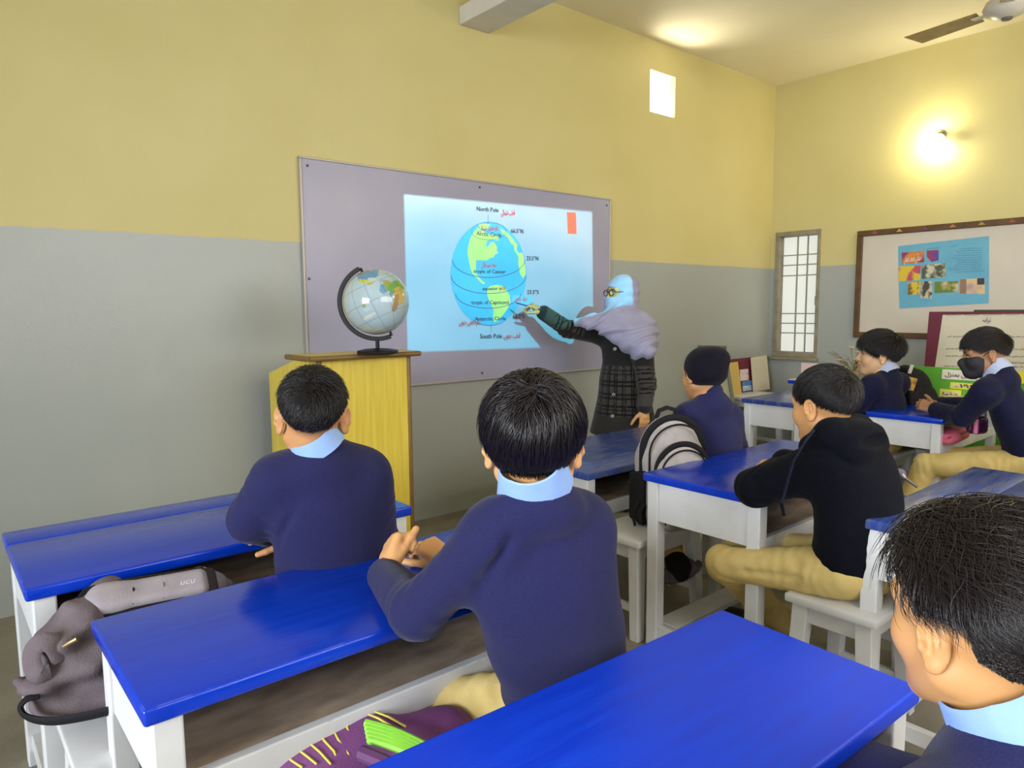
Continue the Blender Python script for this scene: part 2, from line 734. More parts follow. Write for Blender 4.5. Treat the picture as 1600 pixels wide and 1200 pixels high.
def wall_mat():
    """painted plaster: yellow above, grey distemper below the line at DADO, patchy"""
    m = bpy.data.materials.new('wall_paint')
    m.use_nodes = True
    N, L = m.node_tree.nodes, m.node_tree.links
    b = N['Principled BSDF']
    b.inputs['Roughness'].default_value = 0.5
    g = N.new('ShaderNodeNewGeometry')
    sp = N.new('ShaderNodeSeparateXYZ')
    L.new(g.outputs['Position'], sp.inputs[0])
    n1 = N.new('ShaderNodeTexNoise')
    n1.inputs['Scale'].default_value = 1.1
    n1.inputs['Detail'].default_value = 5
    L.new(g.outputs['Position'], n1.inputs['Vector'])

    def mixc(a, bb, f):
        x = N.new('ShaderNodeMix')
        x.data_type = 'RGBA'
        for i, v in ((6, a), (7, bb)):
            if isinstance(v, tuple):
                x.inputs[i].default_value = v
            else:
                L.new(v, x.inputs[i])
        L.new(f, x.inputs[0])
        return x.outputs[2]

    def mr(v, a, c, d=0.0, e=1.0):
        r = N.new('ShaderNodeMapRange')
        for i, q in enumerate((a, c, d, e)):
            r.inputs[i + 1].default_value = q
        L.new(v, r.inputs[0])
        return r.outputs[0]
    f = mr(n1.outputs[0], 0.35, 0.65)
    yel = mixc(lin(198, 186, 126), lin(204, 193, 136), f)
    gre = mixc(lin(157, 162, 160), lin(164, 168, 165), f)
    n2 = N.new('ShaderNodeTexNoise')
    n2.inputs['Scale'].default_value = 9
    L.new(g.outputs['Position'], n2.inputs['Vector'])
    zz = N.new('ShaderNodeMath')
    zz.operation = 'MULTIPLY_ADD'
    zz.inputs[1].default_value, zz.inputs[2].default_value = 0.008, -0.004
    L.new(n2.outputs[0], zz.inputs[0])
    za = N.new('ShaderNodeMath')
    L.new(sp.outputs[2], za.inputs[0])
    L.new(zz.outputs[0], za.inputs[1])
    L.new(mixc(gre, yel, mr(za.outputs[0], DADO - 0.003, DADO + 0.003)), b.inputs['Base Color'])
    L.new(mr(za.outputs[0], DADO - 0.003, DADO + 0.003, 0.32, 0.55), b.inputs['Roughness'])
    n3 = N.new('ShaderNodeTexNoise')
    n3.inputs['Scale'].default_value = 70
    L.new(g.outputs['Position'], n3.inputs['Vector'])
    bp = N.new('ShaderNodeBump')
    bp.inputs['Strength'].default_value = 0.12
    bp.inputs['Distance'].default_value = 0.004
    L.new(n3.outputs[0], bp.inputs['Height'])
    L.new(bp.outputs[0], b.inputs['Normal'])
    return m


M_WALL = wall_mat()
M_CEIL = mat('ceiling_paint', (232, 222, 190), 0.7, (238, 229, 199), 1.5, bump=0.1, bump_scale=40)
M_FLOOR = mat('floor_concrete', (150, 144, 128), 0.6, (122, 116, 102), 3.0, detail=8, bump=0.25, bump_scale=45, thresh=(0.3, 0.7))


def struct(o):
    o['kind'] = 'structure'
    return o


struct(MB().box((XL - .2, YB - .2, -0.1), (XR + .25, YF + .25, 0)).build('floor', M_FLOOR))
struct(MB().box((XL - .2, YB - .2, ZC), (XR + .25, YF + .25, ZC + .12)).build('ceiling', M_CEIL))


def wall_with_hole(name, axis, pos, t, lo, hi, hole):
    """wall slab at pos..pos+t on the axis; lo/hi and the hole are (u0,z0),(u1,z1)"""
    mb = MB()
    (a0, z0), (a1, z1) = hole

    def slab(u0, w0, u1, w1):
        if u1 - u0 < 1e-4 or w1 - w0 < 1e-4:
            return
        if axis == 'y':
            mb.box((u0, pos, w0), (u1, pos + t, w1))
        else:
            mb.box((pos, u0, w0), (pos + t, u1, w1))
    slab(lo[0], lo[1], a0, hi[1])
    slab(a1, lo[1], hi[0], hi[1])
    slab(a0, lo[1], a1, z0)
    slab(a0, z1, a1, hi[1])
    return struct(mb.build(name, M_WALL))


wall_with_hole('wall_front', 'y', YF, 0.05, (XL - .2, 0), (XR + .25, ZC), ((4.545, 2.885), (4.865, 3.205)))
wall_with_hole('wall_right', 'x', XR, 0.22, (YB - .2, 0), (YF, ZC), ((3.185, 0.868), (3.625, 2.055)))
struct(MB().box((XL - .2, YB - .2, 0), (XL, YF, ZC)).build('wall_left', M_WALL))
struct(MB().box((XL, YB - .2, 0), (XR, YB, ZC)).build('wall_back', M_WALL))
M_BEAM = mat('beam_paint', (212, 207, 200), 0.6, (200, 194, 188), 4, bump=0.1)
struct(MB().box((2.70, YB, 3.092), (2.935, YF, 3.20)).build('trim_1', M_BEAM, bevel=0.006))
# dusty cement fillet where the front wall meets the floor
struct(MB().prism([(0, 0), (0.035, 0), (0, 0.03)], (XR - XL, 0, 0), (XL, YF, 0), (0, -1, 0), (0, 0, 1)).build('baseboard_front', mat('fillet', (128, 122, 106), 0.8, (105, 98, 84), 6)))

# window on the right wall: grey steel frame, glazing bars, frosted panes
M_FRAME = mat('steel_frame_grey', (148, 140, 118), 0.5, (128, 120, 102), 10)
M_BAR = mat('glazing_bar', (150, 148, 138), 0.5)
M_PANE = mat('frosted_pane', (190, 192, 185), 0.35, emit=(226, 229, 222), emit_s=0.62, bump=0.15, bump_scale=30)
y0, y1, z0, z1 = 3.185, 3.625, 0.868, 2.055
win = empty('window_1', (XR, (y0 + y1) / 2, z0))
win['kind'] = 'structure'
fr = MB()
w = 0.045
xa, xb = XR - 0.02, XR + 0.10
fr.box((xa, y0, z0), (xb, y1, z0 + w)).box((xa, y0, z1 - w), (xb, y1, z1)).box((xa, y0, z0 + w), (xb, y0 + w * .55, z1 - w)).box((xa, y1 - w, z0 + w), (xb, y1, z1 - w))
fr.build('window_frame', M_FRAME, win, bevel=0.004)
MB().box((xa - .03, y0 - .02, z0 - .03), (xb, y1 + .02, z0)).build('window_sill', M_FRAME, win, bevel=0.004)
ys = [y1 - w, y1 - w - (y1 - y0 - 1.55 * w) * 0.40, y1 - w - (y1 - y0 - 1.55 * w) * 0.67, y0 + w * .55]
zh = z1 - z0 - 2 * w
zs = [z1 - w - zh * q for q in (0, 0.16, 0.245, 0.335, 0.665, 0.75, 0.835, 1.0)]
for i in range(3):
    for j in range(7):
        MB().box((XR + .055, ys[i + 1] + .004, zs[j + 1] + .004), (XR + .061, ys[i] - .004, zs[j] - .004)).build('pane', M_PANE, win)
for yy in ys[1:3]:
    MB().box((XR + .045, yy - .006, z0 + w), (XR + .07, yy + .006, z1 - w)).build('glazing_bar', M_BAR, win)
for zz in zs[1:-1]:
    MB().box((XR + .047, y0 + w * .55, zz - .005), (XR + .068, y1 - w, zz + .005)).build('glazing_bar', M_BAR, win)
MB().box((XR - .035, y0 + .004, 1.36), (XR - .015, y0 + .024, 1.44)).build('window_catch', M_FRAME, win, bevel=0.003)
# a closed panel outside the glass so that the panes are seen against a bright yard
struct(MB().box((XR + .20, y0 - .3, z0 - .3), (XR + .215, y1 + .3, z1 + .3)).build('trim_2', mat('yard_wall', (225, 225, 215), 0.9)))

# ceiling fan
M_FAN = mat('fan_cream', (205, 198, 185), 0.35, (190, 182, 168), 6)
M_BLADE = mat('fan_blade_brown', (176, 150, 92), 0.45, (152, 128, 76), 12)
fan = empty('ceiling_fan', (4.99, 1.42, ZC), 'cream ceiling fan with brown blades hanging at the upper right', 'fan')
fz = 3.06
MB().lathe([(0.012, fz + .06), (0.012, ZC - .03)], (4.99, 1.42, 0), 12).build('rod', M_FAN, fan, True)
MB().lathe([(0.0, ZC - .07), (0.03, ZC - .065), (0.06, ZC - .01), (0.06, ZC)], (4.99, 1.42, 0), 20).build('canopy', M_FAN, fan, True)
MB().lathe([(0.0, fz - .055), (0.045, fz - .05), (0.11, fz - .02), (0.125, fz + .01), (0.11, fz + .045), (0.05, fz + .07), (0.0, fz + .072)], (4.99, 1.42, 0), 32).build('motor_housing', M_FAN, fan, True)
MB().lathe([(0.0, fz - .066), (0.025, fz - .062), (0.032, fz - .048)], (4.99, 1.42, 0), 20).build('cap', mat('fan_cap', (95, 88, 80), 0.4), fan, True)
a0 = atan2(1.95 - 1.42, 5.085 - 4.99)
for k in range(3):
    a = a0 + k * 2 * pi / 3
    R = rot_z(a)
    mb = MB()
    pts = [(0.15, -0.05), (0.53, -0.062), (0.585, 0.05), (0.15, 0.045)]
    vs = []
    for zo in (-0.002, 0.002):
        for i, (r, t) in enumerate(pts):
            vs.append(R @ np.array([r, t, zo + t * 0.30]) + np.array([4.99, 1.42, fz + .005]))
    mb.add(vs, [(3, 2, 1, 0), (4, 5, 6, 7), (0, 1, 5, 4), (1, 2, 6, 5), (2, 3, 7, 6), (3, 0, 4, 7)])
    bl = mb.build('blade', M_BLADE, fan)
    MB().cbox(R @ np.array([0.14, 0, 0]) + np.array([4.99, 1.42, fz]), (0.10, 0.045, 0.006), R).build('blade_bracket', M_FAN, fan)

# bulb on the right wall: round holder and glowing lamp, tipped down towards the room
lamp = empty('wall_lamp', (XR, 2.232, 2.71), 'lit white bulb in a dark round holder high on right wall', 'lamp')
Rl = rot_z(0.35) @ rot_y(radians(-118))
mb = MB().lathe([(0.0, 0), (0.042, 0.0), (0.042, 0.008), (0.028, 0.014), (0.028, 0.02)], (XR, 2.232, 2.71), 24, rot_y(radians(-90)))
mb.build('base_plate', mat('lamp_plate', (120, 112, 92), 0.4), lamp, True)
ax = Rl @ np.array([0, 0, 1.0])
mb = MB().lathe([(0.0, 0), (0.025, 0.0), (0.025, 0.05), (0.02, 0.055)], np.array([XR - .012, 2.232, 2.71]), 20, Rl)
mb.build('socket', mat('lamp_socket', (110, 102, 85), 0.4), lamp, True)
mb = MB().lathe([(0.014, 0.05), (0.018, 0.062), (0.03, 0.085), (0.032, 0.1), (0.026, 0.12), (0.012, 0.131), (0.0, 0.133)], np.array([XR - .012, 2.232, 2.71]), 20, Rl)
mb.build('bulb', mat('bulb_glow', (255, 250, 235), 0.3, emit=(255, 248, 225), emit_s=14.0), lamp, True)
# ------------------------------------------------------------------ whiteboard and slide on the front wall
M_WB = mat('whiteboard', (160, 158, 184), 0.30, (154, 153, 179), 2.0)
M_ALU = mat('board_edge', (172, 166, 160), 0.35, metal=0.3)
board = empty('whiteboard', (2.847, YF, 0.90), 'large pale lilac whiteboard screwed to the front wall', 'whiteboard')
bx0, bx1, bz0, bz1 = 1.632, 4.062, 0.895, 2.155
MB().box((bx0, YF - .018, bz0), (bx1, YF - .002, bz1)).build('panel', M_WB, board)
for nm, lo, hi in (('edge_strip', (bx0 - .012, YF - .024, bz1), (bx1 + .012, YF, bz1 + .012)), ('edge_strip', (bx0 - .012, YF - .024, bz0 - .012), (bx1 + .012, YF, bz0)),
                   ('edge_strip', (bx0 - .012, YF - .024, bz0), (bx0, YF, bz1)), ('edge_strip', (bx1, YF - .024, bz0), (bx1 + .012, YF, bz1))):
    MB().box(lo, hi).build(nm, M_ALU, board, bevel=0.003)
M_SCREW = mat('screw_dark', (84, 76, 74), 0.4, metal=0.5)
for x, z in ((bx0 + .035, bz1 - .035), (2.83, bz1 - .03), (bx1 - .03, bz1 - .04), (bx0 + .02, 1.52), (2.83, bz0 + .035), (bx0 + .03, bz0 + .04)):
    MB().lathe([(0.007, 0), (0.007, .003), (0.004, .005)], (x, YF - .018, z), 10, rot_x(radians(90))).build('screw', M_SCREW, board)

YS = YF - .0195          # face on which the slide lies
slide = empty('projected_slide', (3.07, YS, 1.08), 'bright cyan slide of a labelled earth globe projected on the board', 'slide')


def sl(u, v):
    """point of the slide measured in the photograph's crop (zoom 4.617 from 690,300)"""
    return on_y(690 + u / 4.617, 300 + v / 4.617, YS)


def decal(name, pts, m, layer, parent=slide, label=None):
    mb = MB()
    n = len(pts)
    P = [np.array([p[0], YS - 0.0006 * layer, p[2]]) for p in pts]
    mb.prism([(p[0], p[2]) for p in P], (0, 0.0005, 0), (0, YS - 0.0006 * layer, 0), (1, 0, 0), (0, 0, 1))
    o = mb.build(name, m, parent)
    if label:
        o['label'] = label
    return o


M_SBLUE = mat('slide_globe_blue', (70, 150, 196), 0.3, (84, 160, 204), 3)
M_SGREEN = mat('slide_land', (196, 196, 120), 0.3, (180, 188, 112), 6)
M_SPATCH = mat('slide_patch', (88, 150, 190), 0.3)
M_SRED = mat('slide_red', (222, 92, 78), 0.3)
M_SDARK = mat('slide_ink', (78, 72, 92), 0.4)
M_SLINE = mat('slide_line', (96, 78, 116), 0.4)
M_SPINK = mat('slide_red_writing', (214, 76, 88), 0.4)
ell = []
for k in range(64):
    a = 2 * pi * k / 64
    ell.append(sl(338 + 272 * cos(a), 588 - 374 * sin(a)))
decal('globe_disc', ell, M_SBLUE, 1)
inel = lambda u, v: ((u - 338) / 270) ** 2 + ((v - 588) / 371) ** 2 < 1


def land(pts, m=M_SGREEN, layer=2, name='land'):
    out = []
    for u, v in pts:
        r = sqrt(((u - 338) / 270) ** 2 + ((v - 588) / 371) ** 2)
        if r > 0.992:
            u, v = 338 + (u - 338) / r * 0.992, 588 + (v - 588) / r * 0.992
        out.append(sl(u, v))
    decal(name, out, m, layer)


land([(225, 300), (260, 258), (330, 300), (410, 318), (412, 350), (360, 345), (330, 350), (318, 385), (330, 400), (355, 365), (375, 360), (400, 400), (395, 425), (410, 440), (385, 450), (375, 470),
      (345, 478), (330, 495), (262, 495), (248, 505), (246, 560), (250, 590), (268, 615), (290, 640), (312, 655), (303, 668), (280, 650), (255, 625), (228, 595), (210, 560), (198, 500), (186, 440), (192, 390), (205, 340)])
land([(325, 700), (350, 680), (400, 668), (440, 678), (462, 700), (490, 745), (496, 800), (470, 850), (440, 890), (410, 925), (380, 940), (370, 900), (375, 850), (345, 790), (328, 740)])
land([(420, 262), (470, 290), (510, 335), (545, 380), (540, 420), (555, 440), (585, 440), (596, 500), (606, 560), (604, 600), (585, 622), (565, 590), (552, 520), (555, 470), (535, 435), (525, 420), (520, 385), (500, 370), (480, 330), (440, 300)])
land([(262, 235), (300, 228), (350, 235), (330, 262), (290, 270)])
land([(248, 492), (395, 492), (395, 545), (250, 552)], M_SPATCH, 3, 'label_patch')
decal('label_patch', [sl(512, 742), sl(648, 752), sl(655, 800), sl(600, 815), sl(500, 790)], mat('slide_patch_pale', (110, 168, 205), 0.3), 2)
decal('red_block', [sl(905, 145), sl(968, 148), sl(973, 303), sl(911, 300)], M_SRED, 1, label='red block at the top of the slide')


def line(name, pts, w=2.4, layer=4, m=M_SLINE):
    mb = MB()
    mb.tube([np.array([p[0], YS - 0.0006 * layer, p[2]]) for p in (sl(*q) for q in pts)], w / 4.617 / 1100 * 4.2, 6, flat=0.15, up=(0, 1, 0))
    return mb.build(name, m, slide)


def arc(cx, cy, rx, ry, a0, a1, n=28):
    return [(cx + rx * cos(radians(a0 + (a1 - a0) * i / n)), cy + ry * sin(radians(a0 + (a1 - a0) * i / n))) for i in range(n + 1)]


line('arctic_ring', arc(340, 283, 125, 63, 0, 360, 40), 1.6)
line('latitude_line', arc(338, 490, 260, 126, 0, 180))
line('latitude_line', arc(338, 600, 271, 132, 0, 180))
line('latitude_line', arc(335, 730, 236, 108, 2, 178))
line('latitude_line', arc(345, 890, 130, 72, 25, 150), 1.8)
line('pole_line', [(335, 163), (335, 232)], 1.2)
line('pole_line', [(356, 955), (356, 1012)], 1.2)


def stext(body, u, v, h, m, w=None, skew=0.0, name='lettering', bold=0.0):
    """h: cap height in crop pixels; w: width in crop pixels; the baseline follows the slide"""
    p = sl(u, v)
    q0, q1 = sl(u - 50, v), sl(u + 50, v + 100 * skew)
    ux = unit(q1 - q0)
    uy = np.array([-ux[2], 0, ux[0]])
    size = abs(sl(u, v)[2] - sl(u, v + h)[2]) / 0.69
    width = None if w is None else np.linalg.norm(sl(u - w / 2, v) - sl(u + w / 2, v))
    return text_obj(name, body, size, m, slide, (p[0], YS - 0.0036, p[2]), ux, uy, 0.0003, bold=bold, width=width)


for body, u, v, h, w, sk in (('North Pole', 331, 127, 31, 156, 0.07), ('Arctic Circle', 342, 306, 30, 180, 0.08), ('tropic of Cancer', 346, 574, 27, 230, 0.02), ('equator', 349, 697, 24, 110, -0.02),
                             ('tropic of Capricorn', 350, 797, 27, 268, 0.0), ('Antarctic Circle', 352, 914, 27, 224, -0.02), ('South Pole', 356, 1041, 32, 158, -0.01),
                             ('66.5\u00b0N', 544, 283, 30, 88, 0.05), ('23.5\u00b0N', 655, 480, 29, 86, 0.03), ('23.5\u00b0S', 657, 723, 28, 84, 0.0), ('66.5\u00b0S', 554, 898, 30, 84, -0.02)):
    stext(body, u, v, h, M_SDARK, w, sk, bold=0.0003)
for body, u, v, h, w in (('قطب شمالی', 477, 150, 40, 100), ('دائرہ قطبی شمالی', 340, 262, 36, 138), ('خط سرطان', 340, 527, 32, 112), ('خط استوا', 437, 690, 32, 48),
                         ('خط جدی', 572, 770, 34, 92), ('دائرہ قطبی جنوبی', 202, 938, 42, 152), ('قطب جنوبی', 507, 1036, 40, 118)):
    stext(urdu(body), u, v, h, M_SPINK, w, 0.0, "urdu_lettering", 0.0003)
line('marker_stroke', [(478, 772), (486, 800), (480, 812)], 2.2, m=M_SPINK)

# ------------------------------------------------------------------ desks
M_BLUE = mat('blue_desk_paint', (0, 48, 178), 0.15, (0, 58, 194), 5.0, (1.0, 9.0, 1), bump=0.12, bump_scale=10, bstretch=(1.2, 14, 1), rough2=0.24, spec=0.5, thresh=(0.3, 0.7))
M_BLUEM = mat('blue_desk_paint_dull', (0, 54, 214), 0.42, (0, 66, 228), 5.0, (1.0, 9.0, 1), bump=0.1, bump_scale=10, bstretch=(1.2, 14, 1), rough2=0.5, spec=0.35, thresh=(0.3, 0.7))
M_BLUEW = mat('blue_desk_paint_worn_glare', (26, 60, 150), 0.20, (84, 92, 126), 5.0, (1.0, 9.0, 1), bump=0.12, bump_scale=10, bstretch=(1.2, 12, 1), rough2=0.3, thresh=(0.35, 0.7))  # grey streaks paint in the glare reflected by the desk at right
M_WHITE = mat('white_desk_paint', (216, 217, 220), 0.42, (196, 195, 194), 5.0, detail=8, bump=0.12, bump_scale=18, thresh=(0.42, 0.78))
M_SHELF = mat('shelf_board', (172, 154, 132), 0.75, (136, 120, 102), 9.0, (1, 2, 1), detail=8, bump=0.2, bump_scale=40)
M_CHIP = mat('bare_wood', (96, 60, 40), 0.8)


def chip_edges(m, rgb, scale, lo=.60, rad=.006):
    """bare specks where the paint has chipped off the edges"""
    N, L = m.node_tree.nodes, m.node_tree.links
    b = N['Principled BSDF']
    src = b.inputs['Base Color'].links[0].from_socket
    g = N.new('ShaderNodeNewGeometry')
    bv = N.new('ShaderNodeBevel')
    bv.samples = 4
    bv.inputs['Radius'].default_value = rad
    d = N.new('ShaderNodeVectorMath')
    d.operation = 'DOT_PRODUCT'
    L.new(bv.outputs[0], d.inputs[0])
    L.new(g.outputs['True Normal'], d.inputs[1])
    e = N.new('ShaderNodeMapRange')
    e.inputs[1].default_value, e.inputs[2].default_value = .97, .80
    L.new(d.outputs['Value'], e.inputs[0])
    n = N.new('ShaderNodeTexNoise')
    n.inputs['Scale'].default_value = scale
    n.inputs['Detail'].default_value = 5
    tc = N.new('ShaderNodeTexCoord')
    L.new(tc.outputs['Object'], n.inputs['Vector'])
    r = N.new('ShaderNodeMapRange')
    r.inputs[1].default_value, r.inputs[2].default_value = lo, lo + .04
    L.new(n.outputs[0], r.inputs[0])
    mu = N.new('ShaderNodeMath')
    mu.operation = 'MULTIPLY'
    L.new(e.outputs[0], mu.inputs[0])
    L.new(r.outputs[0], mu.inputs[1])
    mx = N.new('ShaderNodeMix')
    mx.data_type = 'RGBA'
    L.new(mu.outputs[0], mx.inputs[0])
    L.new(src, mx.inputs[6])
    mx.inputs[7].default_value = lin(*rgb)
    L.new(mx.outputs[2], b.inputs['Base Color'])


chip_edges(M_BLUE, (196, 198, 206), 16, .60)
chip_edges(M_BLUEM, (196, 198, 206), 16, .60)
chip_edges(M_BLUEW, (206, 204, 196), 16, .55)
chip_edges(M_WHITE, (104, 82, 66), 14, .62)


def desk(label, x0, x1, y0, y1, z, boards=((0, 1),), m_top=None, z_over=None, rz=0.0, kneehole=True, panel_back=True, foot=True):
    """school desk; its students sit on the -y side"""
    m_top = m_top or M_BLUE
    d = empty('school_desk', ((x0 + x1) / 2, (y0 + y1) / 2, 0), label, 'desk', 'blue-topped school desks')
    T, LG, DEEP = 0.032, 0.05, 0.155
    for a, b in boards:
        ya, yb = y0 + (y1 - y0) * a, y0 + (y1 - y0) * b
        MB().box((x0, ya + (0.0015 if a else 0), z - T), (x1, yb, z)).build('tabletop', m_top, d, bevel=0.007, seg=3, smooth=True)
    i = 0.014
    legs = [(x0 + i, y0 + i), (x1 - i - LG, y0 + i), (x0 + i, y1 - i - LG), (x1 - i - LG, y1 - i - LG)]
    for lx, ly in legs:
        MB().box((lx, ly, 0), (lx + LG, ly + LG, z - T)).build('leg', M_WHITE, d, bevel=0.004)
    zb = z - T - DEEP
    for sx in (x0 + i + .008, x1 - i - .03):
        MB().box((sx, y0 + i + LG, zb), (sx + .022, y1 - i - LG, z - T)).build('side_panel', M_WHITE, d, bevel=0.002)
    if panel_back:
        MB().box((x0 + i + LG, y1 - i - .03, zb), (x1 - i - LG, y1 - i - .008, z - T)).build('back_panel', M_WHITE, d, bevel=0.002)
    MB().box((x0 + i + .031, y0 + i + .03, zb + .012), (x1 - i - .031, y1 - i - .031, zb + .028)).build('shelf', M_SHELF, d)
    MB().box((x0 + i + LG, y0 + i + .004, zb - .03), (x1 - i - LG, y0 + i + .028, zb + .03)).build('rail', M_WHITE, d, bevel=0.003)
    if foot:
        MB().box((x0 + i + LG, y1 - i - LG - .06, 0.075), (x1 - i - LG, y1 - i - .006, 0.10)).build('footrest', M_WHITE, d, bevel=0.003)
        for sx in (x0 + i + .012, x1 - i - .037):
            MB().box((sx, y0 + i + LG, 0.05), (sx + .025, y1 - i - LG, 0.10)).build('stretcher', M_WHITE, d, bevel=0.003)
    if rz:
        d.rotation_euler = (0, 0, rz)
    return d


def stool(label, x0, y0, w, dp, z, rz=0.0):
    d = empty('stool', (x0 + w / 2, y0 + dp / 2, 0), label, 'stool', 'white wooden stools')
    cx, cy = x0 + w / 2, y0 + dp / 2
    MB().box((x0, y0, z - .028), (x0 + w, y0 + dp, z)).build('seat', M_WHITE, d, bevel=0.006, smooth=True)
    for sx in (-1, 1):
        for sy in (-1, 1):
            tx, ty = cx + sx * (w / 2 - .045), cy + sy * (dp / 2 - .045)
            MB().taper((tx + sx * .022, ty + sy * .022, 0), (.042, .042), (tx, ty, z - .028), (.052, .052)).build('leg', M_WHITE, d, bevel=0.003)
    for sy in (-1, 1):
        MB().cbox((cx, cy + sy * (dp / 2 - .045), z - .06), (w - .13, .022, .064)).build('apron', M_WHITE, d, bevel=0.002)
    for sx in (-1, 1):
        MB().cbox((cx + sx * (w / 2 - .045), cy, z - .06), (.022, dp - .13, .064)).build('apron', M_WHITE, d, bevel=0.002)
        MB().cbox((cx + sx * (w / 2 - .038), cy, .12), (.02, dp - .08, .03)).build('stretcher', M_WHITE, d, bevel=0.002)
    if rz:
        d.rotation_euler = (0, 0, rz)
    return d


desk('blue desk at the far left with two-board top and bright glare', 0.147, 1.20, 1.935, 2.50, .71, ((0, .74), (.74, 1)))
desk('blue desk second from the left front, under the clasped hands', 0.233, 1.275, 1.205, 1.650, .71)
desk('plain blue desk in the bottom foreground, nearest the camera', 0.21, 1.262, 0.44, 0.838, .71, m_top=M_BLUEM, rz=radians(-2.2))
desk('blue desk in the middle with white end panel facing left', 2.125, 3.17, 1.225, 1.735, .71)
desk('worn blue desk behind the striped backpack, below the person in headscarf', 2.19, 3.42, 2.09, 2.73, .63, m_top=M_BLUEW)
desk('worn greyish blue desk at right, its top seamed lengthwise', 2.15, 3.18, 0.40, 0.925, .71, ((0, .62), (.62, 1)), m_top=M_BLUEW)  # blue desk; the grey of its top is painted-in glare
desk('farther blue desk with pale reflections left of the person without mask', 4.41, 5.44, 2.27, 2.725, .71, m_top=M_BLUEW)
desk('blue desk under the hands of the masked person', 4.385, 5.42, 1.435, 1.86, .71)
desk('blue desk cut by the right edge behind the masked person', 4.52, 5.55, 0.66, 1.13, .71)

d1_ = [o for o in bpy.data.objects if o.get('label', '').startswith('blue desk at the far left')][0]
MB().box((0.22, 1.955, 0.085), (1.13, 2.035, 0.11)).build('sun_patch_board', M_WHITE, d1_, bevel=0.003)  # added white board standing in for sunlit patches on the floor
stool('white stool seen in full under the person in black hoodie', 2.105, 0.835, 0.35, 0.29, .42)
stool('white stool carrying the striped backpack', 2.13, 1.755, 0.46, 0.28, .42)
stool('chipped white stool at bottom left under the grey bag', 0.18, 1.60, 0.36, 0.31, .42)
stool('white stool under the person in the middle of the foreground', 0.84, 0.88, 0.36, 0.30, .42)
stool('white stool under the purple bag', 0.42, 1.06, 0.38, 0.26, .42)
stool('white stool under the person beside the lectern', 0.62, 1.56, 0.36, 0.30, .42)
stool('white stool under the person in the knitted cap', 2.70, 1.77, 0.36, 0.30, .42)
stool('white stool under the masked person', 4.55, 0.93, 0.40, 0.32, .42)
stool('white stool under the person without mask', 4.55, 1.76, 0.38, 0.30, .42)
stool('white stool under the person at bottom right corner', 0.84, 0.10, 0.36, 0.30, .42)

# ------------------------------------------------------------------ lectern and globe
M_LEC = mat('lectern_laminate', (212, 190, 74), 0.4, (200, 174, 60), 4.0, (14, 14, 0.8), detail=3)
M_LEDGE = mat('lectern_edge', (122, 92, 44), 0.45, (104, 78, 36), 8)
lec = empty('lectern', (1.59, 3.2, 0), 'yellow wooden lectern with brown edges standing before the whiteboard', 'lectern')
lx0, lx1, ly0, ly1 = 1.352, 1.838, 2.95, 3.52
MB().box((lx0 + .018, ly0, 0.03), (lx1 - .018, ly0 + .018, 1.125)).build('front_panel', M_LEC, lec)
prof = [(ly0 + .018, 0.03), (ly1, 0.03), (ly1, 1.035), (ly0 + .21, 1.125), (ly0 + .018, 1.125)]
for sx in (lx0 + .002, lx1 - .02):
    MB().prism(prof, (.018, 0, 0), (sx, 0, 0), (0, 1, 0), (0, 0, 1)).build('side_panel', M_LEC, lec)
for sx in (lx0, lx1 - .022):
    MB().box((sx, ly0 - .006, 0), (sx + .022, ly0 + .018, 1.125)).build('edge_strip', M_LEDGE, lec, bevel=0.006, smooth=True)
    MB().box((sx - .002, ly0 - .006, 0), (sx + .024, ly1 + .01, .035)).build('base_rail', M_LEDGE, lec, bevel=0.006)
MB().box((lx0 - .045, ly0 - .035, 1.125), (lx1 + .03, ly0 + .215, 1.148)).build('top_shelf', M_LEC, lec)
tb = MB()
tb.tube([(lx0 - .05, ly0 - .035, 1.1365), (lx1 + .032, ly0 - .035, 1.1365)], .0125, 10)
tb.tube([(lx0 - .048, ly0 - .035, 1.1365), (lx0 - .048, ly0 + .215, 1.1365)], .0125, 10)
tb.tube([(lx1 + .03, ly0 - .035, 1.1365), (lx1 + .03, ly0 + .215, 1.1365)], .0125, 10)
tb.build('rounded_edge', M_LEDGE, lec, True)
MB().prism([(ly0 + .21, 1.127), (ly1 + .02, 1.030), (ly1 + .02, 1.012), (ly0 + .21, 1.109)], (lx1 - lx0 - .044, 0, 0), (lx0 + .022, 0, 0), (0, 1, 0), (0, 0, 1)).build('reading_slope', M_LEC, lec)
MB().box((lx0 + .02, ly0 + .02, .55), (lx1 - .02, ly1 - .03, .568)).build('inner_shelf', M_LEC, lec)


def globe_mat():
    m = bpy.data.materials.new('globe_map')
    m.use_nodes = True
    N, L = m.node_tree.nodes, m.node_tree.links
    b = N['Principled BSDF']
    b.inputs['Roughness'].default_value = 0.14
    a = N.new('ShaderNodeAttribute')
    a.attribute_name = 'paint'
    L.new(a.outputs['Color'], b.inputs['Base Color'])
    b.inputs['Coat Weight'].default_value = 0.4
    return m


gc = at(588, 472, 3.235)
gr = 0.150
globe = empty('globe', (gc[0] + .0, gc[1], 1.149), 'classroom globe in a black half ring on top of the lectern', 'globe')
gax = unit(np.array([-CAM_R[0] * 0.40, -CAM_R[1] * 0.40, 0.917]))          # tilted axis, leaning left in the picture
gb = unit(np.cross(gax, CAM_F))
ga = np.cross(gb, gax)


def blob(p, c, r, k=1.0):
    return ((p - np.array(c)) ** 2 / np.array(r) ** 2).sum(1) < k


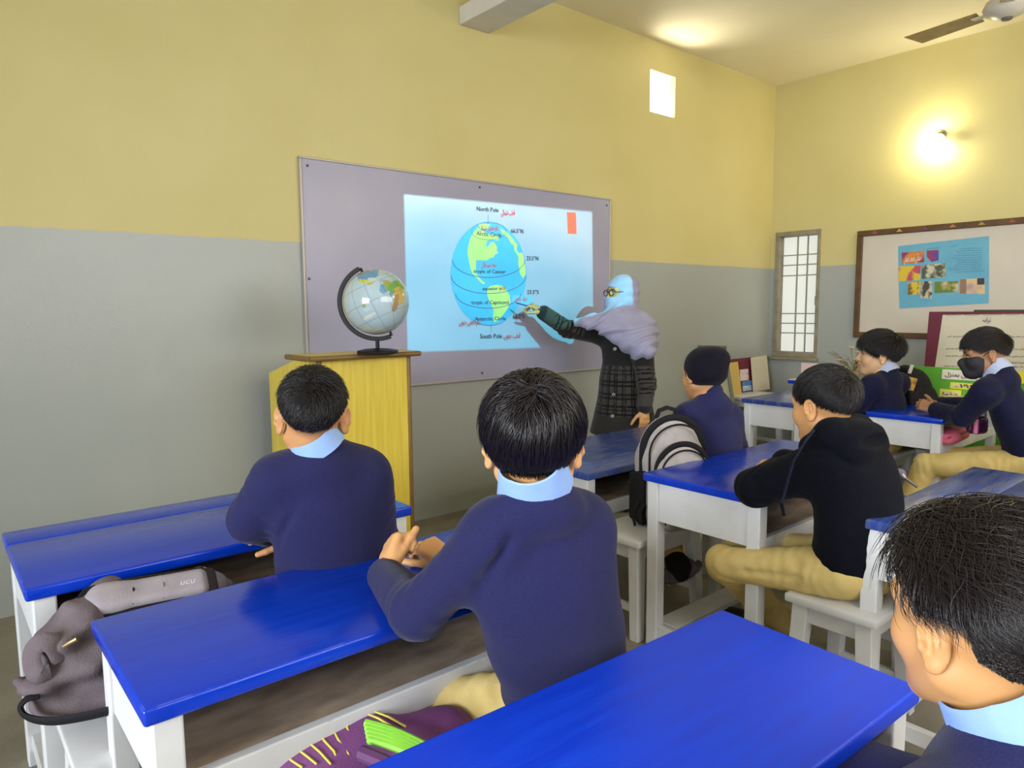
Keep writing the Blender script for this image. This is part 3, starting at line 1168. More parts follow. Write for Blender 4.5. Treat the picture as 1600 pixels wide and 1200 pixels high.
def paint_globe(v):
    """view coordinates: s right, t up over the visible disc"""
    q = (v - gc) / gr
    s, t = q @ CAM_R, q @ CAM_U
    front = q @ CAM_F < 0.25
    col = np.tile(np.array(lin(168, 190, 200)[:3]), (len(v), 1))
    P = np.stack([s, t], 1)
    wob = 0.05 * np.sin(17 * s + 3 * t) + 0.04 * np.sin(23 * t - 9 * s) + 0.03 * np.sin(41 * s + 37 * t)

    def put(c, r, rgb, ang=0.0):
        u = (s - c[0]) * cos(ang) + (t - c[1]) * sin(ang)
        w_ = -(s - c[0]) * sin(ang) + (t - c[1]) * cos(ang)
        mk = front & ((u / r[0]) ** 2 + (w_ / r[1]) ** 2 < (1 + 2.2 * wob) ** 2)
        col[mk] = np.array(lin(*rgb)[:3])
    put((-.62, -.2), (.35, .75), (190, 192, 160), 0.1)
    put((-.50, -.2), (.30, .72), (172, 190, 196), 0.1)
    put((-.22, .88), (.32, .10), (178, 140, 62), 0.3)
    put((.15, .93), (.30, .10), (206, 206, 196))
    put((-.18, .70), (.26, .16), (92, 146, 184), 0.35)
    put((.06, .78), (.14, .16), (100, 150, 186))
    put((-.20, .52), (.18, .055), (196, 190, 70), -0.25)
    put((-.02, .44), (.10, .04), (178, 176, 88), 0.1)
    put((.16, .56), (.26, .055), (186, 196, 190), -0.1)
    put((.42, .52), (.20, .06), (150, 168, 166), -0.2)
    put((.50, .38), (.13, .16), (150, 158, 66), 0.2)
    put((.68, .36), (.20, .21), (108, 160, 78), -0.3)
    put((.78, .12), (.13, .24), (190, 168, 88), 0.0)
    put((.70, -.12), (.07, .28), (158, 130, 98), -0.18)
    put((.60, .16), (.06, .12), (96, 138, 150))
    put((.36, .28), (.10, .14), (104, 150, 182), 0.4)
    put((-.17, -.22), (.055, .055), (150, 166, 96))
    put((-.05, -.52), (.20, .05), (206, 208, 198), 0.5)
    put((.0, -.92), (.5, .10), (196, 198, 182))
    # graticule
    la = np.degrees(np.arcsin(np.clip(q @ gax, -1, 1)))
    lo = np.degrees(np.arctan2(q @ ga, q @ gb))
    gl = (np.abs((la + 15) % 30 - 15) < 0.7) | (np.abs((lo + 15) % 30 - 15) < 0.8)
    col[gl] = col[gl] * 0.72
    return col


sph = bpy.data.meshes.new('sphere')
vs, fs = [], []
n1, n2 = 120, 220
for i in range(n1 + 1):
    th = pi * i / n1
    for j in range(n2):
        ph = 2 * pi * j / n2
        vs.append(gc + gr * (cos(th) * gax + sin(th) * (cos(ph) * ga + sin(ph) * gb)))
for i in range(n1):
    for j in range(n2):
        fs.append((i * n2 + j, (i + 1) * n2 + j, (i + 1) * n2 + (j + 1) % n2, i * n2 + (j + 1) % n2))
vs = np.array(vs)
sph.from_pydata([tuple(p) for p in vs - np.array(globe.location)], [], fs)
sph.polygons.foreach_set('use_smooth', [True] * len(fs))
ca = sph.color_attributes.new('paint', 'FLOAT_COLOR', 'POINT')
cc = np.ones((len(vs), 4), np.float32)
cc[:, :3] = paint_globe(vs)
ca.data.foreach_set('color', cc.ravel())
sph.materials.append(globe_mat())
so = bpy.data.objects.new('sphere', sph)
COL.objects.link(so)
so.parent = globe
M_BLACK = mat('black_plastic', (14, 13, 16), 0.45, spec=0.25)
# meridian ring lies in the plane of the axis and the picture's right
gl_ = unit(-CAM_R + gax * (CAM_R @ gax))
ring = []
rr = gr * 1.125
for i in range(41):
    a = radians(2 + 176 * i / 40)
    ring.append(gc + rr * (cos(a) * gax + sin(a) * gl_))
gn = np.cross(gax, gl_)
mb = MB()
vs, fs = [], []
for i, p in enumerate(ring):
    e = unit(p - gc)
    for a, b in ((-.010, -.007), (.010, -.007), (.010, .007), (-.010, .007)):
        vs.append(p + a * e + b * gn)
for i in range(40):
    for k in range(4):
        fs.append((i * 4 + k, i * 4 + (k + 1) % 4, i * 4 + 4 + (k + 1) % 4, i * 4 + 4 + k))
fs += [(0, 1, 2, 3), (163, 162, 161, 160)]
mb.add(vs, fs).build('meridian_ring', M_BLACK, globe, bevel=0.002)
for sgn in (1, -1):
    MB().tube([gc + gax * sgn * gr * .98, gc + gax * sgn * rr], .006, 10).build('axis_pin', M_BLACK, globe, True)
bz = gc[2] - rr
cx, cy = gc[0], gc[1]
MB().lathe([(0.0, 1.149), (.092, 1.149), (.096, 1.153), (.092, 1.163), (.06, 1.17), (.012, 1.174), (0, 1.174)], (cx, cy, 0), 40).build('base', M_BLACK, globe, True)
MB().lathe([(.009, 1.172), (.009, bz + .004)], (cx, cy, 0), 14).build('stem', M_BLACK, globe, True)

# ------------------------------------------------------------------ second whiteboard and charts on the right wall
M_WB2 = mat('whiteboard_plain', (206, 198, 186), 0.3, (198, 190, 178), 2)
M_WOOD = mat('dark_wood_frame', (98, 66, 30), 0.45, (76, 50, 22), 8, (3, 1, 1))
b2 = empty('framed_whiteboard', (XR, 2.2, 1.08), 'white board in a dark wooden frame on the right wall', 'whiteboard')
wy0, wy1, wz0, wz1 = 1.50, 2.846, 1.07, 2.0
MB().box((XR - .02, wy0, wz0), (XR - .004, wy1, wz1)).build('panel', M_WB2, b2)
fw = .05
for lo, hi in (((wy0, wz1 - fw), (wy1, wz1)), ((wy0, wz0), (wy1, wz0 + fw)), ((wy0, wz0 + fw), (wy0 + fw, wz1 - fw)), ((wy1 - fw, wz0 + fw), (wy1, wz1 - fw))):
    MB().box((XR - .035, lo[0], lo[1]), (XR, hi[0], hi[1])).build('frame_rail', M_WOOD, b2, bevel=0.004)
for k, c in enumerate(((150, 70, 90), (190, 150, 60), (120, 60, 110), (170, 120, 60), (160, 140, 60), (150, 80, 60))):
    yy = 2.72 - .2 * k
    MB().prism([(0, 0), (.05, .0), (.022, .026)], (-.003, 0, 0), (XR - .035, yy, wz1 - .035), (0, -1, 0), (0, 0, 1)).build('paper_scrap', mat('scrap%d' % k, c, .7), b2)


def poster_pt(u, v):
    """point on the blue chart from the crop (zoom 8.57 from 1390,360)"""
    return on_x(1390 + u / 8.57, 360 + v / 8.57, XR - .026)


chart = empty('wall_chart', (XR - .024, 2.15, 1.33), 'blue paper chart with pasted pictures on the framed board', 'chart')


def patch(name, q, m, layer, parent=chart, X=XR - .0225):
    mb = MB()
    P = [np.array([X - .0008 * layer, p[1], p[2]]) for p in q]
    mb.prism([(p[1], p[2]) for p in P], (.0007, 0, 0), (X - .0008 * layer, 0, 0), (0, 1, 0), (0, 0, 1))
    return mb.build(name, m, parent)


def pp(*uv):
    return [poster_pt(u, v) for u, v in uv]


patch('sheet', pp((112, 210), (1330, 75), (1325, 975), (130, 1045)), mat('chart_blue', (104, 172, 200), .5, (96, 164, 196), 6), 1)
M_PA = mat('print_magenta', (140, 46, 96), .4, (206, 130, 56), 7, (1, 1, 1), thresh=(.42, .58), detail=1)
M_PB = mat('print_purple', (90, 66, 150), .4, (150, 52, 84), 12, thresh=(.45, .55))
M_PC = mat('print_flowers', (214, 186, 50), .4, (186, 76, 96), 9, thresh=(.46, .54))
M_PD = mat('print_rocks', (72, 84, 66), .4, (200, 196, 170), 16, thresh=(.45, .6))
M_PE = mat('print_yellow', (216, 186, 60), .4, (110, 92, 40), 18, thresh=(.5, .62))
M_PF = mat('print_grey', (66, 64, 56), .4, (198, 186, 160), 20, thresh=(.42, .56))
M_PG = mat('print_green', (104, 124, 44), .4, (206, 182, 140), 12, thresh=(.45, .6))
M_PH = mat('print_sand', (214, 188, 134), .4, (176, 146, 160), 10, thresh=(.5, .65))
for nm, q, m in (('pasted_title', ((162, 298), (460, 268), (462, 425), (162, 452)), M_PA), ('pasted_shield', ((496, 270), (655, 262), (655, 400), (560, 425), (496, 350)), M_PB),
                 ('pasted_picture', ((120, 482), (415, 470), (408, 665), (120, 682)), M_PC), ('pasted_picture', ((430, 468), (748, 436), (748, 628), (428, 648)), M_PD),
                 ('pasted_picture', ((245, 700), (412, 688), (398, 855), (240, 862)), M_PE), ('pasted_picture', ((418, 684), (572, 678), (566, 912), (412, 905)), M_PF),
                 ('pasted_picture', ((600, 688), (922, 680), (920, 826), (600, 838)), M_PG), ('pasted_picture', ((938, 655), (1270, 636), (1275, 850), (935, 848)), M_PH)):
    patch(nm, pp(*q), m, 2)
patch('picture_detail', pp((945, 655), (1028, 652), (1025, 846), (940, 846)), mat('print_brown', (140, 112, 92), .5), 3)
patch('picture_detail', pp((1172, 642), (1268, 637), (1268, 725), (1172, 728)), mat('print_dark', (56, 50, 60), .5), 3)
M_SCRIB = mat('fine_writing', (72, 112, 140), .6)
rr_ = random.Random(3)


def scribble(name, p0, p1, parent, m, amp, n=40, w=.0016, seed=0, face='x', gaps=0.15):
    """a line of small handwriting: a wavy pen line with gaps, lying on a vertical sheet"""
    rg = random.Random(seed)
    mb = MB()
    p0, p1 = np.asarray(p0, float), np.asarray(p1, float)
    i = 0
    while i < n:
        ln = rg.randint(3, 7)
        pts = []
        for j in range(i, min(n, i + ln) + 1):
            t = j / n
            p = p0 + (p1 - p0) * t
            pts.append(p + np.array([0, 0, amp * rg.uniform(-1, 1)]))
        if len(pts) > 1:
            mb.tube(pts, w, 4, flat=.3, up=(1, 0, 0) if face == 'x' else (0, 1, 0))
        i += ln + (1 if rg.random() < gaps else 1)
    return mb.build(name, m, parent)


for k in range(11):
    u1 = (1235, 1240, 1240, 1235, 1240, 1230, 1240, 1235, 1235, 1230, 1265)[k]
    u0 = (930, 880, 900, 860, 830, 900, 920, 880, 790, 800, 900)[k]
    v1 = 235 + 30.5 * k
    v0 = v1 + (u1 - u0) * .045
    scribble('written_line', poster_pt(u0, v0), poster_pt(u1, v1), chart, M_SCRIB, .004, 44, .0013, k)
scribble('written_line', poster_pt(815, 215), poster_pt(905, 198), chart, M_SCRIB, .004, 14, .0014, 77)
scribble('written_line', poster_pt(500, 250), poster_pt(665, 232), chart, M_SCRIB, .004, 24, .0014, 78)
tp = poster_pt(312, 372)
text_obj('urdu_lettering', urdu('صفائی نصف ایمان'), .085, mat('title_white', (235, 232, 225), .5), chart, (XR - .0262, tp[1], tp[2]), unit(poster_pt(420, 358) - poster_pt(200, 384)), (0, 0, 1), .0003, width=.135)
# ------------------------------------------------------------------ people
M_SKIN = mat('skin', (255, 255, 255), 0.48, attr='paint', spec=0.35)
M_NAVY = mat('navy_knit', (36, 37, 84), 0.85, (28, 29, 68), 420, bump=0.35, bump_scale=420, sheen=0.10, spec=0.2)
M_NAVYD = mat('navy_blazer', (20, 22, 56), 0.85, (16, 18, 46), 40, bump=0.3, bump_scale=300, sheen=0.05, spec=0.2)
M_BLACKH = mat('black_fleece', (7, 9, 21), 0.9, (4, 6, 16), 40, bump=0.4, bump_scale=260, sheen=0.02, spec=0.15)
M_KHAKI = mat('khaki_cotton', (212, 188, 124), 0.8, (198, 174, 110), 12, bump=0.2, bump_scale=300, spec=0.2)
M_SHIRT = mat('light_blue_shirt', (150, 182, 236), 0.7, (142, 174, 230), 20, bump=0.1, bump_scale=300, spec=0.2)
M_SHIRTP = mat('pale_blue_shirt', (172, 184, 216), 0.7, spec=0.2)
M_SHOE = mat('black_shoe', (22, 20, 22), 0.4)
M_CAPW = mat('black_knit', (20, 17, 30), 0.9, (15, 13, 24), 50, bump=0.5, bump_scale=250, sheen=0.06, spec=0.15)


def hair_mat(name, rgb, rough=0.3):
    m = mat(name, rgb, rough, spec=0.5)
    return m


M_HAIR = hair_mat('black_hair', (26, 20, 25), 0.27)
M_HAIRW = hair_mat('black_brown_hair', (32, 25, 24), 0.30)
M_HAIRS = hair_mat('black_hair_short', (22, 17, 20), 0.40)


def head_R(az, pitch=0.0, roll=0.0):
    """az: degrees clockwise from +y, pitch: nod down positive, roll: tilt to own right positive"""
    R = rot_z(-radians(az)) @ rot_x(-radians(pitch)) @ rot_y(radians(roll))
    return R


CRC, CRR = np.array([0, -0.014, 0.036]), np.array([0.0735, 0.096, 0.082])


def head_sdf(S, o, R, sc, ear_out=25):
    S.frame(o, R, sc)
    S.ell(CRC, CRR, k=0)
    S.ell((0, 0.03, -0.005), (.060, .062, .092), k=.03)
    S.ell((0, 0.02, -0.045), (.052, .060, .050), k=.03)
    for x in (-1, 1):
        S.cone((x * .052, -.004, -.045), (x * .022, .058, -.088), .017, .015, .03)
        S.ell((x * .036, .058, -.022), (.027, .026, .028), k=.02)
    S.ell((0, .068, -.088), (.024, .019, .019), k=.025)
    S.cone((-.04, .072, .030), (.04, .072, .030), .014, .014, .02)
    # nose
    S.cone((0, .086, .016), (0, .108, -.020), .0075, .0105, .012)
    for x in (-1, 1):
        S.ell((x * .011, .097, -.024), (.009, .011, .008), k=.006)
    # eye sockets and eyeballs, lids
    for x in (-1, 1):
        S.ell((x * .031, .094, .010), (.017, .012, .010), k=.012, op='-')
        S.ell((x * .031, .0755, .009), (.0145, .0125, .0115), k=.004)
        S.cone((x * .018, .086, .017), (x * .045, .080, .016), .0035, .003, .004)
    # mouth
    S.cone((-.018, .088, -.050), (0, .096, -.048), .0055, .0075, .008)
    S.cone((.018, .088, -.050), (0, .096, -.048), .0055, .0075, .008)
    S.cone((-.016, .087, -.058), (0, .093, -.060), .006, .0085, .008)
    S.cone((.016, .087, -.058), (0, .093, -.060), .006, .0085, .008)
    S.cone((-.022, .091, -.0545), (.022, .091, -.0545), .0022, .0022, .004, '-')
    # ears
    for x in (-1, 1):
        Q = rot_z(-x * radians(ear_out)) @ rot_x(radians(-8))
        c = np.array([x * .079, -.016, .0])
        S.ell(c, (.0065, .019, .032), R=Q, k=.006)
        S.ell(c + np.array([x * .002, -.003, .010]), (.0075, .0175, .022), R=Q, k=.004)
        S.ell(c + Q @ np.array([x * .0080, .001, .006]), (.0085, .0122, .020), R=Q, k=.003, op='-')
        S.ell(c + Q @ np.array([x * .004, .012, -.006]), (.005, .005, .007), R=Q, k=.003)
        S.ell(c + Q @ np.array([x * .001, .003, -.028]), (.006, .010, .009), R=Q, k=.006)
        S.cone(c + Q @ np.array([x * .003, -.004, -.010]), c + Q @ np.array([x * .003, -.002, .018]), .0028, .0022, .003)
    S.frame()


def head_paint(o, R, sc, tone, brow=True, stub=None, soft=13):
    tone = np.array(lin(*tone)[:3])

    def col(v):
        q = ((v - o) @ R) / sc
        c = np.tile(tone, (len(v), 1))
        x, y, z = q[:, 0], q[:, 1], q[:, 2]
        ax_ = np.abs(x)
        # ruddier ears, nose and cheeks
        red = np.clip(1 - np.sqrt(((ax_ - .04) / .03) ** 2 + ((y - .07) / .04) ** 2 + ((z + .02) / .03) ** 2), 0, 1)
        c *= 1 + red[:, None] * np.array([.05, -.05, -.08])
        if stub is not None:
            e = q - CRC
            ph_ = np.arctan2(e[:, 0], e[:, 1])
            th_ = np.degrees(np.arccos(np.clip(e[:, 2] / np.maximum(np.linalg.norm(e, axis=1), 1e-6), -1, 1)))
            ks = sorted(stub)
            hl = np.interp(np.degrees(np.abs(ph_)), ks, [stub[k] for k in ks])
            k_ = np.clip(1 - (th_ - hl) / (soft * np.clip((np.degrees(np.abs(ph_)) - 55) / 60, .15, 1)), 0, 1) ** 1.3
            k_ = k_ * (np.linalg.norm(e / CRR, axis=1) > .8) * (np.abs(x) < .0775)
            c = c * (1 - .88 * k_[:, None]) + np.array([.012, .009, .009]) * .88 * k_[:, None]
        lip = (np.abs(x) < .023) & (y > .078) & (np.abs(z + .0545) < .0125 - .25 * ax_)
        c[lip] = tone * np.array([.82, .58, .6])
        if brow:
            bz = .031 + .06 * (ax_ - .012) - 1.4 * np.maximum(ax_ - .034, 0)
            br = (ax_ > .011) & (ax_ < .050) & (np.abs(z - bz) < .0045) & (y > .05)
            c[br] = np.array([.02, .014, .012])
        ey = (((ax_ - .031) / .0135) ** 2 + ((z - .009) / .0060) ** 2 < 1) & (y > .06)
        c[ey] = np.array([.55, .52, .48])
        ir = (((ax_ - .031) / .0062) ** 2 + ((z - .009) / .0065) ** 2 < 1) & (y > .06)
        c[ir] = np.array([.015, .01, .008])
        lid = (ax_ > .017) & (ax_ < .046) & (np.abs(z - .0155) < .0022) & (y > .06)
        c[lid] = np.array([.03, .02, .018])
        return c
    return col


def hand_sdf(S, w, d, n, side, s=0.86, curl=(20, 25, 20), spread=4, thumb=(.62, .68, .25), tcurl=20, kk=None):
    """hand at wrist w pointing along d, palm facing n; side +1 right, -1 left; returns the list of finger tips"""
    d, n = unit(d), unit(n)
    n = unit(n - d * (n @ d))
    l = unit(np.cross(n, d)) * (-side)
    w = np.asarray(w, float)
    P = lambda a, b, c: w + s * (d * a + l * b + n * c)
    S.frame()
    S.cone(P(-.012, 0, 0), P(.012, 0, 0), .0225 * s, .024 * s, .01)
    bx = [(.086, .029), (.090, .010), (.087, -.009), (.080, -.027)]
    for (a, b), b0 in zip(bx, (.016, .006, -.005, -.016)):
        S.cone(P(.012, b0, 0), P(a, b, -.002), .0165 * s, .0125 * s, .012 * s)
    S.ell(P(.05, .0, .006), np.array([.028, .028, .016]) * s, k=.012 * s)
    tips = []
    ln = (.066, .074, .069, .053)
    for i in range(4):
        c = curl[i] if hasattr(curl[0], '__len__') else curl
        a, b = bx[i]
        p = P(a, b, -.002)
        sp = radians(spread * (1.5 - i))
        ang = 0.0
        r0 = (.0093, .0095, .009, .008)[i]
        for q in range(3):
            ang += radians(c[q])
            dd = cos(ang) * (cos(sp) * d + sin(sp) * l) + sin(ang) * n
            p2 = p + s * ln[i] * (.46, .30, .24)[q] * dd
            S.cone(p, p2, r0 * s * (1 - .10 * q), r0 * s * (.92 - .10 * q), .0035 * s)
            p = p2
        tips.append(p)
    td = unit(d * thumb[0] + l * thumb[1] + n * thumb[2])
    p = P(.022, .022, .006)
    p2 = p + s * .044 * td
    S.cone(p, p2, .0155 * s, .0115 * s, .010 * s)
    bend = unit(d - l * .1 + n * .2)
    for q in range(2):
        td = unit(td + bend * (tcurl / 60.0))
        p3 = p2 + s * (.032, .026)[q] * td
        S.cone(p2, p3, .0108 * s * (1 - .08 * q), .0095 * s * (1 - .1 * q), .004 * s)
        p2 = p3
    tips.append(p2)
    return tips


# ---- hair
def hairline(tab):
    ks = sorted(tab)
    xs = np.array([radians(k) for k in ks])
    ys = np.array([radians(tab[k]) for k in ks])
    return lambda ph: np.interp(np.abs(ph), xs, ys)


def cran_r(d):
    return 1.0 / np.sqrt(((d / CRR) ** 2).sum(-1))


def make_hair(parent, o, R, sc, m, tab, top, side, n, length, crown=(0.1, -0.6, 0.8), swirl=0.5, bias=(0, 0, 0), lift=0.1, wave=0.0, wfreq=3, rad=0.0006,
              seed=1, steps=9, clump=0.0, low=None, cap_bump=0.002, noise=0.25, name='hair'):
    """cap mesh 'hair' plus curve strands below it (sub-part). tab: hairline angle by azimuth, top / side: thickness"""
    rg = np.random.default_rng(seed)
    HL = hairline(tab)
    tilt = rot_x(0)

    def thick(th, ph):
        u = np.clip(th / HL(ph), 0, 1.3)
        base = top + (side - top) * np.clip((th - radians(35)) / radians(55), 0, 1)
        return base * np.clip((1.04 - u) / 0.10, 0.12, 1)
    nt, nph = 30, 72
    vs, fs = [], []
    for i in range(nt + 1):
        for j in range(nph):
            ph = -pi + 2 * pi * j / nph
            th = HL(ph) * i / nt
            d = np.array([sin(th) * sin(ph), sin(th) * cos(ph), cos(th)])
            r = cran_r(d) + thick(th, ph) * 0.42 + cap_bump * sin(7 * ph + 5 * th) * sin(9 * th)
            if i == nt:
                r = cran_r(d) - 0.004
            vs.append(R @ ((CRC + d * r) * sc) + o)
    for i in range(nt):
        for j in range(nph):
            j2 = (j + 1) % nph
            fs.append((i * nph + j, (i + 1) * nph + j, (i + 1) * nph + j2, i * nph + j2))
    cap = MB().add(vs, fs).build(name, m, parent, True, auto=False)
    # strands
    cr = unit(crown)
    N0 = int(n * 2.6)
    z = rg.uniform(-0.75, 1, N0)
    ph = rg.uniform(-pi, pi, N0)
    th = np.arccos(z)
    ok = th < HL(ph) * 0.985
    th, ph = th[ok][:n], ph[ok][:n]
    n = len(th)
    d = np.stack([np.sin(th) * np.sin(ph), np.sin(th) * np.cos(ph), np.cos(th)], 1)
    bias = np.asarray(bias, float)
    u = rg.uniform(0, 1, n)
    L = length * (0.7 + 0.6 * rg.uniform(0, 1, n))
    if low is not None:      # shorter towards the nape and the sides
        L = L * np.interp(th, [radians(50), radians(105)], [1.0, low])
    T0 = thick(th, ph)
    rnd_t = rg.normal(0, 1, (n, 3)) * (noise + .55 * np.exp(-(1 - d @ cr) / .03))[:, None]
    phase = rg.uniform(0, 2 * pi, n) * (1 - clump) + clump * (8 * ph + 6 * th)
    P = np.zeros((n, steps, 3))
    dd = d.copy()
    for k in range(steps):
        t = k / (steps - 1)
        rcur = cran_r(dd) + T0 * (0.38 + 0.66 * u) * min(1, .62 + t * 1.6) + lift * L * t ** 1.3 * (0.5 + u)
        # outside the hairline the strand keeps its distance
        P[:, k] = CRC + dd * rcur[:, None]
        tg = dd * (dd @ cr)[:, None] - cr
        tg = tg / np.maximum(np.linalg.norm(tg, axis=1), .05)[:, None]
        sw = np.cross(dd, cr)
        fl = tg + swirl * sw * np.exp(-3 * (1 - (dd @ cr)))[:, None] + bias + rnd_t
        fl = fl - dd * (fl * dd).sum(1)[:, None]
        fl = fl / np.maximum(np.linalg.norm(fl, axis=1), 1e-3)[:, None]
        if wave:
            lat = np.cross(dd, fl)
            fl = fl + lat * (wave * np.sin(wfreq * 2 * pi * t + phase))[:, None]
            fl = fl / np.linalg.norm(fl, axis=1)[:, None]
        dd = dd + fl * (L / (steps - 1) / cran_r(dd))[:, None]
        dd = dd / np.linalg.norm(dd, axis=1)[:, None]
    W = (P.reshape(-1, 3) * sc) @ R.T + o - parent_loc(parent)
    hc = bpy.data.hair_curves.new('strands')
    hc.add_curves([steps] * n)
    hc.attributes['position'].data.foreach_set('vector', W.astype(np.float32).ravel())
    ra = hc.attributes.new('radius', 'FLOAT', 'POINT')
    pr = np.tile(np.interp(np.linspace(0, 1, steps), [0, .6, 1], [1, .9, .15]), n) * rad * sc
    ra.data.foreach_set('value', pr.astype(np.float32))
    hc.materials.append(m)
    so = bpy.data.objects.new('strands', hc)
    COL.objects.link(so)
    so.parent = cap
    so['kind'] = 'stuff'
    return cap


def fold(J, amp, seed=0, elbow=0.004, grooves=(), freq=1.0):
    """cloth folds: soft random relief, rings of wrinkles round the joints J, and grooves"""
    rg = random.Random(seed)
    ws = []
    for _ in range(6):
        v = unit([rg.uniform(-1, 1), rg.uniform(-1, 1), rg.uniform(-.6, .6)]) * rg.uniform(14, 34) * freq
        ws.append((v, rg.uniform(0, 6.28)))

    def f(X, Y, Z, D):
        a = 0
        for v, p in ws:
            a = a + np.sin(v[0] * X + v[1] * Y + v[2] * Z + p)
        out = D + amp * a / 3.0
        for c, ax_, rd in J:
            d2 = (X - c[0]) ** 2 + (Y - c[1]) ** 2 + (Z - c[2]) ** 2
            t = (X - c[0]) * ax_[0] + (Y - c[1]) * ax_[1] + (Z - c[2]) * ax_[2]
            wob = 0.012 * np.sin(40 * (X + Y)) + 0.01 * np.sin(33 * Z + 20 * Y)
            out = out + elbow * np.sin((t + wob) * 2 * pi / 0.045) * np.exp(-d2 / (rd * rd))
        return out
    return f


def J_(p):
    """joint: pixel x, pixel y, depth -> world; numpy arrays pass through"""
    return at(*p) if isinstance(p, tuple) else np.asarray(p, float)


def person(label, base, spec):
    s = spec.get('s', 1.0)
    J = {k: J_(v) for k, v in spec['J'].items()}
    root = empty('person', (base[0], base[1], 0), label, 'person', spec.get('group'))
    o, R, hs = J['head'], head_R(*spec['head']), spec.get('hs', 1.0)
    Rt = head_R(*spec['torso'])
    neck, chest, pelvis = J['neck'], J['chest'], J['pelvis']
    tone = spec.get('tone', (206, 152, 104))
    # ---- the body itself, one continuous surface
    S = Sdf()
    head_sdf(S, o, R, hs, spec.get('ear', 25))
    nk0 = R @ (np.array([0, -.022, -.045]) * hs) + o
    S.cone(nk0, neck, .043 * hs, .049 * s, .03)
    S.ell(chest, np.array([.125, .080, .15]) * s, R=Rt, k=.04)
    S.ell((chest + pelvis) / 2, np.array([.11, .075, .14]) * s, R=Rt, k=.04)
    S.ell(pelvis, np.array([.125, .09, .09]) * s, R=Rt, k=.04)
    zones = [(o - .14 * hs, o + .15 * hs, spec.get('hres', .0036))]
    for sd in 'LR':
        S.cone(neck, J['sh' + sd], .04 * s, .038 * s, .03)
        S.path([J['sh' + sd], J['el' + sd], J['wr' + sd]], [.038 * s, .030 * s, .021 * s], .02)
        if 'kn' + sd in J:
            hp = J.get('hip' + sd, pelvis + Rt @ np.array([(.07 if sd == 'R' else -.07) * s, 0, -.01]))
            J['hip' + sd] = hp
            S.path([hp, J['kn' + sd], J['an' + sd]], [.06 * s, .042 * s, .028 * s], .02)
        h = spec.get('hand' + sd)
        if h:
            h = dict(h)
            hr = h.pop('res', .0030)
            d, n = h.pop('d'), h.pop('n')
            S.frame()
            hand_sdf(S, J['wr' + sd], d, n, 1 if sd == 'R' else -1, **h)
            c = J['wr' + sd] + unit(d) * .07
            zones.append((c - .085, c + .085, hr))
    S.mesh('body', spec.get('res', .009), M_SKIN, root, zones, head_paint(o, R, hs, tone, stub=spec.get('stub'), soft=spec.get('soft', 13)))
    # ---- upper garment
    m_top = spec.get('top', M_NAVY)
    S = Sdf()
    g = spec.get('girth', 1.0)
    S.ell(chest, np.array([.145 * g, .098 * g, .165]) * s, R=Rt, k=.05)
    S.ell(chest * .55 + pelvis * .45, np.array([.138 * g, .100 * g, .15]) * s, R=Rt, k=.06)
    S.ell(pelvis + Rt @ np.array([0, 0, .03 * s]), np.array([.142 * g, .106 * g, .12]) * s, R=Rt, k=.06)
    rs = spec.get('sleeve', (.066, .054, .042))
    fj = []
    for sd in 'LR':
        S.cone(neck + Rt @ np.array([0, -.008, spec.get('trap_z', -.004)]) * s, J['sh' + sd], spec.get('trap', .046) * s, spec.get('delt', .052) * s, .045)
        sh, el, wr = J['sh' + sd], J['el' + sd], J['wr' + sd]
        wr2 = wr + unit(el - wr) * .012
        S.path([sh, el], [rs[0] * s, rs[1] * s], spec.get('k_arm', .045))
        S.path([el, wr2], [rs[1] * s, rs[2] * s], .02)
        fj.append((el, unit(wr - sh), .075 * s))
        fj.append(((sh * .6 + el * .4), unit(el - sh), .06 * s))
    fl = spec.get('fill', (.085, .052, .048))
    S.ell(neck + Rt @ np.array([0, -.022, -.048 + spec.get('fill_z', 0)]) * s, np.array(fl) * s, R=Rt, k=.04)
    for e in spec.get('extra', ()):
        e(S, J, Rt)
    mid = chest * .45 + pelvis * .55
    fj.append((pelvis + np.array([0, 0, .06]), Rt @ unit([.25, 0, 1.0]), .11 * s))
    lo = np.min([q for q in J.values()], axis=0) - .2
    hi = np.max([q for q in J.values()], axis=0) + .2
    # opening at the neck, straight hem
    S.cone(neck + (nk0 - neck) * .75, nk0 + (nk0 - neck) * 1.2, spec.get('hole', .044) * s, .085 * s, .008, '-')
    for a, b, r, k in spec.get('groove', ()):
        S.cone(J_(a), J_(b), r, r * .7, k, '-')
    S.func(lo, hi, fold(fj, spec.get('wr_amp', .0022), spec.get('seed', 1), spec.get('wr_el', .0032)))
    if spec.get('hem') is not None:
        S.box(pelvis + np.array([0, 0, spec['hem'] - .25]), (.4, .4, .25), R=None, k=.012, op='-')
    S.mesh(spec.get('top_name', 'sweater'), spec.get('cres', .0075), m_top, root)
    for sd in 'LR':                     # ribbed cuffs
        el, wr = J['el' + sd], J['wr' + sd]
        if spec.get('cuff', True):
            dd = unit(wr - el)
            a = wr - dd * .035
            MB().tube([a, a + dd * .014, a + dd * .028, a + dd * .042, a + dd * .044], [rs[2] * s * .98, rs[2] * s * 1.03, rs[2] * s * 1.0, rs[2] * s * .95, rs[2] * s * .8], 20).build('cuff', m_top, root, True)
